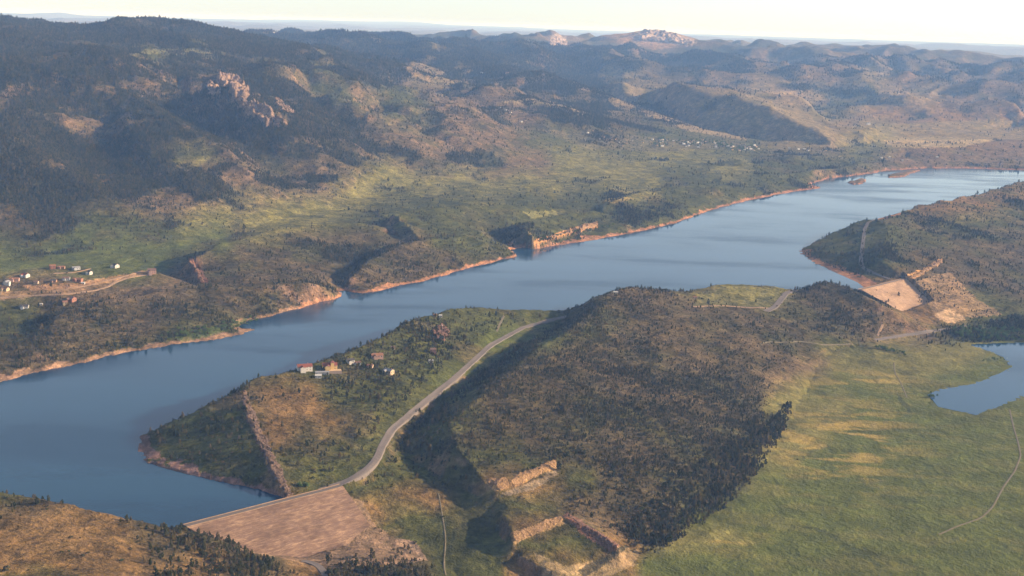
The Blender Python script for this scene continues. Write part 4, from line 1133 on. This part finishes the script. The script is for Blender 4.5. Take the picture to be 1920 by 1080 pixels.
for k in range(120):
    t = random.random() * (len(crestline) - 1); i = int(t); f = t - i
    a = crestline[i][0] * (1 - f) + crestline[i + 1][0] * f + random.gauss(2, 6); b_ = crestline[i][1] * (1 - f) + crestline[i + 1][1] * f + random.gauss(0, 3)
    h_ = hit(a, b_); s_ = random.uniform(0.8, 2.6)
    o = bpy.data.objects.new("boulder", bmesh_list[k % 4]); COL.objects.link(o); o.location = (h_[0], h_[1], h_[2] + 0.2 * s_); o.scale = (s_, s_, s_ * random.uniform(.8, 1.3))
    o.rotation_euler = (random.uniform(-.3, .3), random.uniform(-.3, .3), random.uniform(0, 6.28))
    T(o, "weathered pale boulder in the rocky rim above the dark lakeside slope", "boulder", "boulders along the rocky rim")

# ------------------------------------------------------------------ houses
def box(V, F, x0, x1, y0, y1, z0, z1):
    k = len(V); V += [(x, y, z) for z in (z0, z1) for y in (y0, y1) for x in (x0, x1)]
    F += [(k, k + 2, k + 3, k + 1), (k + 4, k + 5, k + 7, k + 6), (k, k + 1, k + 5, k + 4), (k + 2, k + 6, k + 7, k + 3), (k, k + 4, k + 6, k + 2), (k + 1, k + 3, k + 7, k + 5)]
def mesh_obj(name, V, F, m_, parent):
    me = bpy.data.meshes.new(name); me.from_pydata(V, [], F); me.update(); me.materials.append(m_)
    o = bpy.data.objects.new(name, me); COL.objects.link(o); o.parent = parent; return o
MC = {}
def paint(nm, c):
    if nm not in MC: MC[nm] = flatmat(nm, c, 0.14, 0.8)
    return MC[nm]
PAINT = {'white': (0.52, 0.49, 0.45), 'cream': (0.42, 0.33, 0.22), 'yellow': (0.52, 0.37, 0.17), 'pink': (0.40, 0.26, 0.21), 'grey': (0.42, 0.42, 0.42), 'brown': (0.30, 0.18, 0.12),
         'brick': (0.27, 0.13, 0.09), 'tan': (0.52, 0.38, 0.26)}
ROOF = {'red': (0.20, 0.07, 0.05), 'brown': (0.16, 0.10, 0.08), 'grey': (0.24, 0.24, 0.25), 'dark': (0.07, 0.065, 0.065), 'pale': (0.46, 0.45, 0.43), 'rust': (0.24, 0.12, 0.07)}
glass_mat, nt, b = mat("window_glass"); b.inputs["Base Color"].default_value = (0.03, 0.04, 0.05, 1); b.inputs["Roughness"].default_value = 0.1; b.inputs["Specular IOR Level"].default_value = 0.6
def gable(V, F, x0, x1, y0, y1, z, rise, over=0.6, th=0.3):
    """two roof slopes with thickness, ridge along x"""
    ym = (y0 + y1) / 2; x0 -= over; x1 += over
    for s, ye in ((-1, y0 - over), (1, y1 + over)):
        k = len(V); ze = z - rise * over / (ym - y0)
        V += [(x0, ye, ze), (x1, ye, ze), (x1, ym, z + rise), (x0, ym, z + rise), (x0, ye, ze + th), (x1, ye, ze + th), (x1, ym, z + rise + th), (x0, ym, z + rise + th)]
        f = [(0, 1, 2, 3), (7, 6, 5, 4), (0, 4, 5, 1), (3, 2, 6, 7), (0, 3, 7, 4), (1, 5, 6, 2)]
        F += [tuple(k + i for i in (q_ if s > 0 else q_[::-1])) for q_ in f]
def house(px, py, w, d, h, wall, roof, rz, label, wing=True, stories=1, cat="house", name="house", tower=False, deck=False, clear=True):
    X0, Y0, Z0 = hit(px, py)
    base = min(float(height(X0 + a, Y0 + b_)) for a in (-w / 2, w / 2) for b_ in (-d / 2, d / 2))
    root = bpy.data.objects.new(name, None); COL.objects.link(root); root.location = (X0, Y0, Z0); root.rotation_euler = (0, 0, rz)
    T(root, label, cat)
    sunk = base - Z0 - 1.5
    V = []; F = []; hw, hd = w / 2, d / 2
    box(V, F, -hw, hw, -hd, hd, sunk, h)
    k = len(V); rise = d * 0.26
    V += [(-hw, -hd, h), (-hw, hd, h), (-hw, 0, h + rise), (hw, -hd, h), (hw, hd, h), (hw, 0, h + rise)]; F += [(k, k + 2, k + 1), (k + 3, k + 4, k + 5)]
    RV = []; RF = []; gable(RV, RF, -hw, hw, -hd, hd, h, rise)
    if wing:
        wx, wd = hw * 0.35, hd + d * 0.45
        box(V, F, -wx - hw * .35, wx - hw * .35, -wd, -hd + 0.02, sunk, h * 0.94)
        c0 = -hw * .35; k = len(V); r2 = wx * 0.55
        V += [(c0 - wx, -wd, h * .94), (c0 + wx, -wd, h * .94), (c0, -wd, h * .94 + r2)]; F += [(k, k + 1, k + 2)]
        k = len(RV)
        for s in (-1, 1):
            k = len(RV); xe = c0 + s * (wx + .5)
            RV += [(xe, -wd - .5, h * .94 - .2), (xe, -hd * .2, h * .94 - .2), (c0, -hd * .2, h * .94 + r2 + .1), (c0, -wd - .5, h * .94 + r2 + .1)]
            RV += [(x, y, z + .3) for x, y, z in RV[k:k + 4]]
            f = [(0, 1, 2, 3), (7, 6, 5, 4), (0, 4, 5, 1), (1, 5, 6, 2), (2, 6, 7, 3), (3, 7, 4, 0)]
            RF += [tuple(k + i for i in q_) for q_ in f]
    if tower:
        box(V, F, hw * .1, hw * .55, -hd * 1.15, -hd * .2, sunk, h * 1.7)
        k = len(RV); RV += [(hw * .02, -hd * 1.25, h * 1.7), (hw * .63, -hd * 1.25, h * 1.7), (hw * .63, -hd * .1, h * 1.7), (hw * .02, -hd * .1, h * 1.7), (hw * .33, -hd * .68, h * 2.15)]
        RF += [(k, k + 1, k + 4), (k + 1, k + 2, k + 4), (k + 2, k + 3, k + 4), (k + 3, k, k + 4), (k + 3, k + 2, k + 1, k)]
    mesh_obj("wall", V, F, paint(wall + "_wall", PAINT[wall]), root)
    ro = mesh_obj("roof", RV, RF, paint(roof + "_roof", ROOF[roof]), root)
    V = []; F = []; box(V, F, hw * .45, hw * .45 + 1.1, hd * .2, hd * .2 + 1.1, h, h + rise + 1.3)
    mesh_obj("chimney", V, F, paint("brick_stack", (0.3, 0.16, 0.12)), ro)
    for st_ in range(stories):
        zb = h / stories * st_ + h / stories * .35
        for x in (-hw * .78, hw * .25, hw * .68):
            V = []; F = []; box(V, F, x - .8, x + .8, -hd - .06, -hd + .1, zb, zb + h / stories * .42); mesh_obj("window", V, F, glass_mat, root)
        for y in (-hd * .45, hd * .4):
            V = []; F = []; box(V, F, hw - .1, hw + .06, y - .7, y + .7, zb, zb + h / stories * .42); mesh_obj("window", V, F, glass_mat, root)
    V = []; F = []; box(V, F, hw * .02, hw * .02 + 1.1, -hd - .08, -hd + .1, 0, 2.1); mesh_obj("door", V, F, paint("door_paint", (0.12, 0.07, 0.05)), root)
    if deck:
        V = []; F = []; box(V, F, -hw * .2, hw * 1.5, -hd - d * .9, -hd - .1, sunk, 0.35); mesh_obj("terrace", V, F, paint("terrace_paving", (0.50, 0.36, 0.22)), root)
        V = []; F = []; box(V, F, -hw * .2, hw * 1.5, -hd - d * .9 - .35, -hd - d * .9, sunk, 1.3); mesh_obj("terrace_wall", V, F, paint("terrace_stone", (0.28, 0.22, 0.18)), root)
    return root
R = math.radians
H_ = [
 (571, 694, 24, 13, 6.5, 'white', 'red', 20, "large white house with red roofs at the end of the hilltop row", dict(stories=2)),
 (618, 692, 24, 13, 7, 'yellow', 'red', 15, "big yellow house with a small tower and a paved terrace", dict(stories=2, tower=True, deck=True)),
 (604, 701, 22, 6, 3, 'grey', 'grey', 12, "long low grey roofed shed beside the yellow house", dict(wing=False, cat="shed", name="shed")),
 (597, 708, 10, 7, 4, 'white', 'pale', 8, "plain white box shed below the long grey shed", dict(wing=False, cat="shed", name="shed")),
 (657, 680, 13, 9, 5, 'white', 'dark', 25, "white house with a dark roof, first behind the yellow house", {}),
 (670, 684, 11, 7, 4, 'grey', 'brown', 5, "small grey house with a brown roof between the white and the pink ones", {}),
 (707, 671, 20, 11, 5, 'pink', 'rust', 15, "pinkish house with a rust coloured roof on the grassy hilltop", {}),
 (694, 689, 10, 7, 3.2, 'tan', 'rust', -10, "small tan shed with a rusty roof below the pinkish house", dict(wing=False, cat="shed", name="shed")),
 (729, 700, 16, 10, 6, 'cream', 'grey', -35, "cream house with a grey roof at the edge of the pines", {}),
 (737, 654, 7, 5, 3, 'cream', 'brown', 0, "tiny cream hut by the lakeside rim of the hilltop", dict(wing=False, cat="hut", name="hut")),
 (812, 664, 10, 8, 9, 'brick', 'brown', 10, "tall narrow red brick house among the pines", dict(stories=3, wing=False)),
 (808, 679, 8, 6, 3, 'white', 'grey', 10, "small white hut just below the red brick house", dict(wing=False, cat="hut", name="hut")),
 (816, 593, 7, 5, 3.5, 'cream', 'rust', 0, "cream hut on the lake rim, left one of a pair", dict(wing=False, cat="hut", name="hut")),
 (826, 595, 6, 6, 4, 'white', 'pale', 0, "white hut on the lake rim, right one of a pair", dict(wing=False, cat="hut", name="hut")),
 (826, 614, 6, 4, 3, 'white', 'pale', 20, "white hut beside the reddish rock knob", dict(wing=False, cat="hut", name="hut")),
 (1151, 551, 16, 6, 3.5, 'cream', 'pale', 0, "long pale cabin on top of the pine covered hill", dict(wing=False, cat="cabin", name="cabin")),
 (1303, 560, 9, 6, 4, 'tan', 'rust', 0, "small tan cabin at the left edge of the yellow meadow", dict(wing=False, cat="cabin", name="cabin")),
 (1519, 535, 18, 7, 3.5, 'brown', 'dark', 5, "dark boathouse on the point above the water", dict(wing=False, cat="boathouse", name="boathouse")),
 (13, 534, 13, 11, 6, 'white', 'grey', 70, "bright white house with a grey roof at the hill's left edge", {}),
 (10, 545, 16, 11, 5, 'cream', 'brown', -20, "cream house with a brown roof just below the bright white one", {}),
 (27, 527, 22, 11, 5, 'pink', 'rust', 10, "long orange brown house between the white and the red roofed ones", {}),
 (48, 519, 17, 12, 6, 'white', 'red', -30, "white house with a bright red roof on the hill crest", dict(stories=2)),
 (68, 532, 10, 8, 4, 'tan', 'brown', 0, "small tan cabin below the red roofed white house", dict(wing=False)),
 (99, 504, 15, 11, 7, 'brick', 'rust', 20, "tall rust coloured house at the back of the hilltop", dict(stories=2)),
 (115, 504, 17, 9, 4, 'brown', 'rust', 5, "low brown house right of the tall rust coloured house", {}),
 (143, 505, 18, 10, 5, 'grey', 'grey', 30, "grey house on the back crest of the hill", {}),
 (168, 514, 12, 9, 6, 'white', 'dark', -35, "white and dark roofed house in the middle of the hilltop", {}),
 (217, 502, 15, 12, 7, 'white', 'dark', -40, "white house with a black roof standing alone on the crest", dict(stories=2)),
 (285, 513, 20, 14, 8, 'pink', 'brown', 15, "large pinkish house at the right tip of the hilltop", dict(stories=2)),
 (124, 525, 17, 10, 5, 'grey', 'brown', 10, "grey house with a brown roof in the middle row", {}),
 (146, 527, 22, 11, 5, 'brick', 'rust', -10, "long red brick house in the middle row", {}),
 (156, 533, 8, 6, 3, 'white', 'pale', 0, "tiny white shed in front of the long red brick house", dict(wing=False, cat="shed", name="shed")),
 (101, 529, 13, 9, 4, 'brown', 'dark', 0, "dark brown house left of the grey one in the middle row", {}),
 (122, 570, 11, 9, 5, 'cream', 'rust', 20, "small cream house on the lower slope facing the lake", {}),
 (135, 564, 16, 13, 6, 'brick', 'brown', -30, "dark red house on the lower slope facing the lake", {}),
 (77, 573, 7, 5, 3, 'white', 'pale', 0, "tiny white hut on the lower green slope", dict(wing=False, cat="hut", name="hut")),
 (46, 577, 18, 11, 4, 'grey', 'dark', 10, "low dark roofed house on the lower green slope", {}),
]
for n_, a in enumerate(H_):
    f_ = 1.3 if n_ < 18 else 1.15
    house(a[0], a[1], a[2] * f_, a[3] * f_, a[4] * f_, a[5], a[6], R(a[7]), a[8], **a[9])
# a far village: one small mesh per house
def far_house_mesh(k, wall, roof, w, d, h):
    V = []; F = []; box(V, F, -w / 2, w / 2, -d / 2, d / 2, -3, h); nw = len(F)
    V2 = []; F2 = []; gable(V2, F2, -w / 2, w / 2, -d / 2, d / 2, h, d * .3)
    n = len(V); V += V2; F += [tuple(i + n for i in f) for f in F2]
    k_ = len(V); V += [(-w / 2, -d / 2, h), (-w / 2, d / 2, h), (-w / 2, 0, h + d * .3), (w / 2, -d / 2, h), (w / 2, d / 2, h), (w / 2, 0, h + d * .3)]; F += [(k_, k_ + 2, k_ + 1), (k_ + 3, k_ + 4, k_ + 5)]
    me = bpy.data.meshes.new("far_house"); me.from_pydata(V, [], F); me.update()
    me.materials.append(paint(wall + "_wall", PAINT[wall])); me.materials.append(paint(roof + "_roof", ROOF[roof]))
    for i, p in enumerate(me.polygons): p.material_index = 1 if nw <= i < nw + len(F2) else 0
    return me
fh = [far_house_mesh(0, 'white', 'grey', 15, 11, 6), far_house_mesh(1, 'white', 'pale', 18, 12, 6), far_house_mesh(2, 'cream', 'brown', 14, 10, 6), far_house_mesh(3, 'tan', 'dark', 14, 10, 5)]
def far_house(px, py, s, label, group, k=None):
    h_ = hit(px, py); o = bpy.data.objects.new("house", fh[random.randrange(4) if k is None else k]); COL.objects.link(o)
    o.location = h_; o.rotation_euler = (0, 0, random.uniform(-1, 1)); o.scale = (s, s, s)
    T(o, label, "house", group)
VIL = []
for k in range(78):
    t = random.random()
    if k < 12: x = random.uniform(1222, 1262); y = random.uniform(262, 276)
    elif k < 62: x = random.uniform(1262, 1388); y = 269 + random.gauss(0, 4) + (x - 1300) * 0.03
    else: x = random.uniform(1375, 1425); y = 279 + random.gauss(0, 2)
    VIL.append((x, y)); far_house(x, y, random.uniform(.6, 1.0), "tiny pale house in the distant village on the green valley floor", "houses of the distant village")
for x, y in [(1142, 241), (1154, 262), (1168, 274), (1146, 263), (1165, 246), (1185, 264), (1205, 268), (1112, 246), (1120, 253), (1132, 258), (1160, 268), (1175, 270), (1125, 262), (1102, 250)]:
    far_house(x + 0.0, y, 0.8, "tiny pale house scattered on the slope left of the distant village", "houses on the slope left of the village")
for x, y in [(868, 208), (939, 203), (957, 212), (955, 216), (977, 229), (985, 227), (948, 208)]:
    far_house(x, y, 0.8, "lone pale house on the tan mountain slope", "houses on the tan mountain slope")
for x, y in [(1653, 297), (1661, 299), (1668, 296), (1675, 300), (1692, 302), (1752, 294), (1757, 296)]:
    far_house(x, y, 0.9, "pale farm building near the far end of the lake", "farm buildings at the far end of the lake")
for x, y in [(1480, 278), (1497, 281), (1508, 281), (1515, 283), (1540, 281), (1548, 283), (1560, 284)]:
    far_house(x, y, 0.9, "pale house strung out right of the distant village", "houses right of the distant village")
far_house(903, 138, 1.2, "small white house high on the wooded mountainside", None, 1)
far_house(951, 139, 1.8, "large lit cream house high on the wooded mountainside", None, 2)
far_house(513, 63, 1.5, "white building on the wooded skyline ridge", None, 1)
far_house(1628, 234, 1.8, "lone white farmhouse on the broad valley floor", None, 0)
far_house(335, 217, 0.9, "pinkish house in the hollow left of the granite slab", None, 2)

# ------------------------------------------------------------------ broad-leaved trees
def round_tree(px, py, s, label, group, k=None):
    h_ = hit(px, py); k = random.randrange(3) if k is None else k
    e, _ = make_tree("cottonwood_tree", round_meshes[k], round_trunk, h_[0], h_[1], h_[2] - .3, s * random.uniform(.75, 1.25), random.uniform(0, 6.28), label, "tree", group)
for k in range(105):
    x = 1935 - 150 * random.random() ** 1.1; y = random.uniform(618, 641) if x > 1820 else random.uniform(616, 634)
    round_tree(x, y, 13, "leafy green tree in the grove along the top shore of the pond", "trees along the top shore of the pond")
for k in range(26):
    t = random.random(); round_tree(1636 + 62 * t + random.gauss(0, 3), 650 + 16 * t + random.gauss(0, 1.5), 9, "bushy tree in the line along the meadow creek", "trees along the meadow creek")
for k in range(8):
    round_tree(1748 + random.gauss(0, 5), 744 + random.gauss(0, 4), 8, "green tree at the left tip of the pond", "trees at the left tip of the pond")
for k in range(8): round_tree(1838 + 45 * random.random(), 676 + random.gauss(0, 2), 7, "low tree on the spit above the pond", "trees on the spit above the pond")
for k in range(60):
    t = random.random(); round_tree(300 + 185 * t + random.gauss(0, 4), 634 - 26 * t + random.gauss(0, 4.5) - 2, 9, "bright green tree on the bank of the far lakeshore bay", "trees on the lakeshore bank")
for k in range(34):
    t = random.random(); round_tree(1010 + 140 * t, 456 - 27 * t + random.gauss(0, 2) - 4, 10, "dark green tree between the orange cliff and the lake", "trees under the orange cliff")
for k in range(90):
    x, y = VIL[random.randrange(len(VIL))]; round_tree(x + random.gauss(0, 6), y + random.gauss(0, 1.5), 16, "dark tree between the houses of the distant village", "trees of the distant village")
for x, y in [(1163, 441), (1176, 444), (1235, 427), (1248, 424), (1303, 409), (1308, 407)]:
    round_tree(x, y - 1, 12, "dark tree standing at the very edge of the lake", "trees at the lake edge")
for k in range(12):
    round_tree(560 + 18 * random.random(), 912 + 3 * random.random(), 8, "dark green bush by the corner of the dam road", "bushes by the dam road")
# ------------------------------------------------------------------ haze
def haze_box():
    zt = float(Z.max()) + 12; zt = max(zt, CAM_H + 15); zb = float(Z.min()) - 1
    xs, y0, y1 = 100000.0, -3000.0, 144000.0
    V = [(x, y, z) for z in (zb, zt) for y in (y0, y1) for x in (-xs, xs)]
    F = [(0, 2, 3, 1), (4, 5, 7, 6), (0, 1, 5, 4), (2, 6, 7, 3), (0, 4, 6, 2), (1, 3, 7, 5)]
    me = bpy.data.meshes.new("haze"); me.from_pydata(V, [], F); me.update()
    m_ = bpy.data.materials.new("haze_air"); m_.use_nodes = True; nt = m_.node_tree; nt.nodes.clear()
    out = nt.nodes.new("ShaderNodeOutputMaterial"); v = nt.nodes.new("ShaderNodeVolumePrincipled")
    v.inputs["Color"].default_value = (0.26, 0.49, 1.0, 1); v.inputs["Absorption Color"].default_value = (1, 1, 1, 1); v.inputs["Density"].default_value = HAZE_DENSITY
    v.inputs["Anisotropy"].default_value = 0.0
    nt.links.new(v.outputs[0], out.inputs["Volume"])
    me.materials.append(m_)
    o = bpy.data.objects.new("haze", me); COL.objects.link(o); o["kind"] = "stuff"
haze_box()
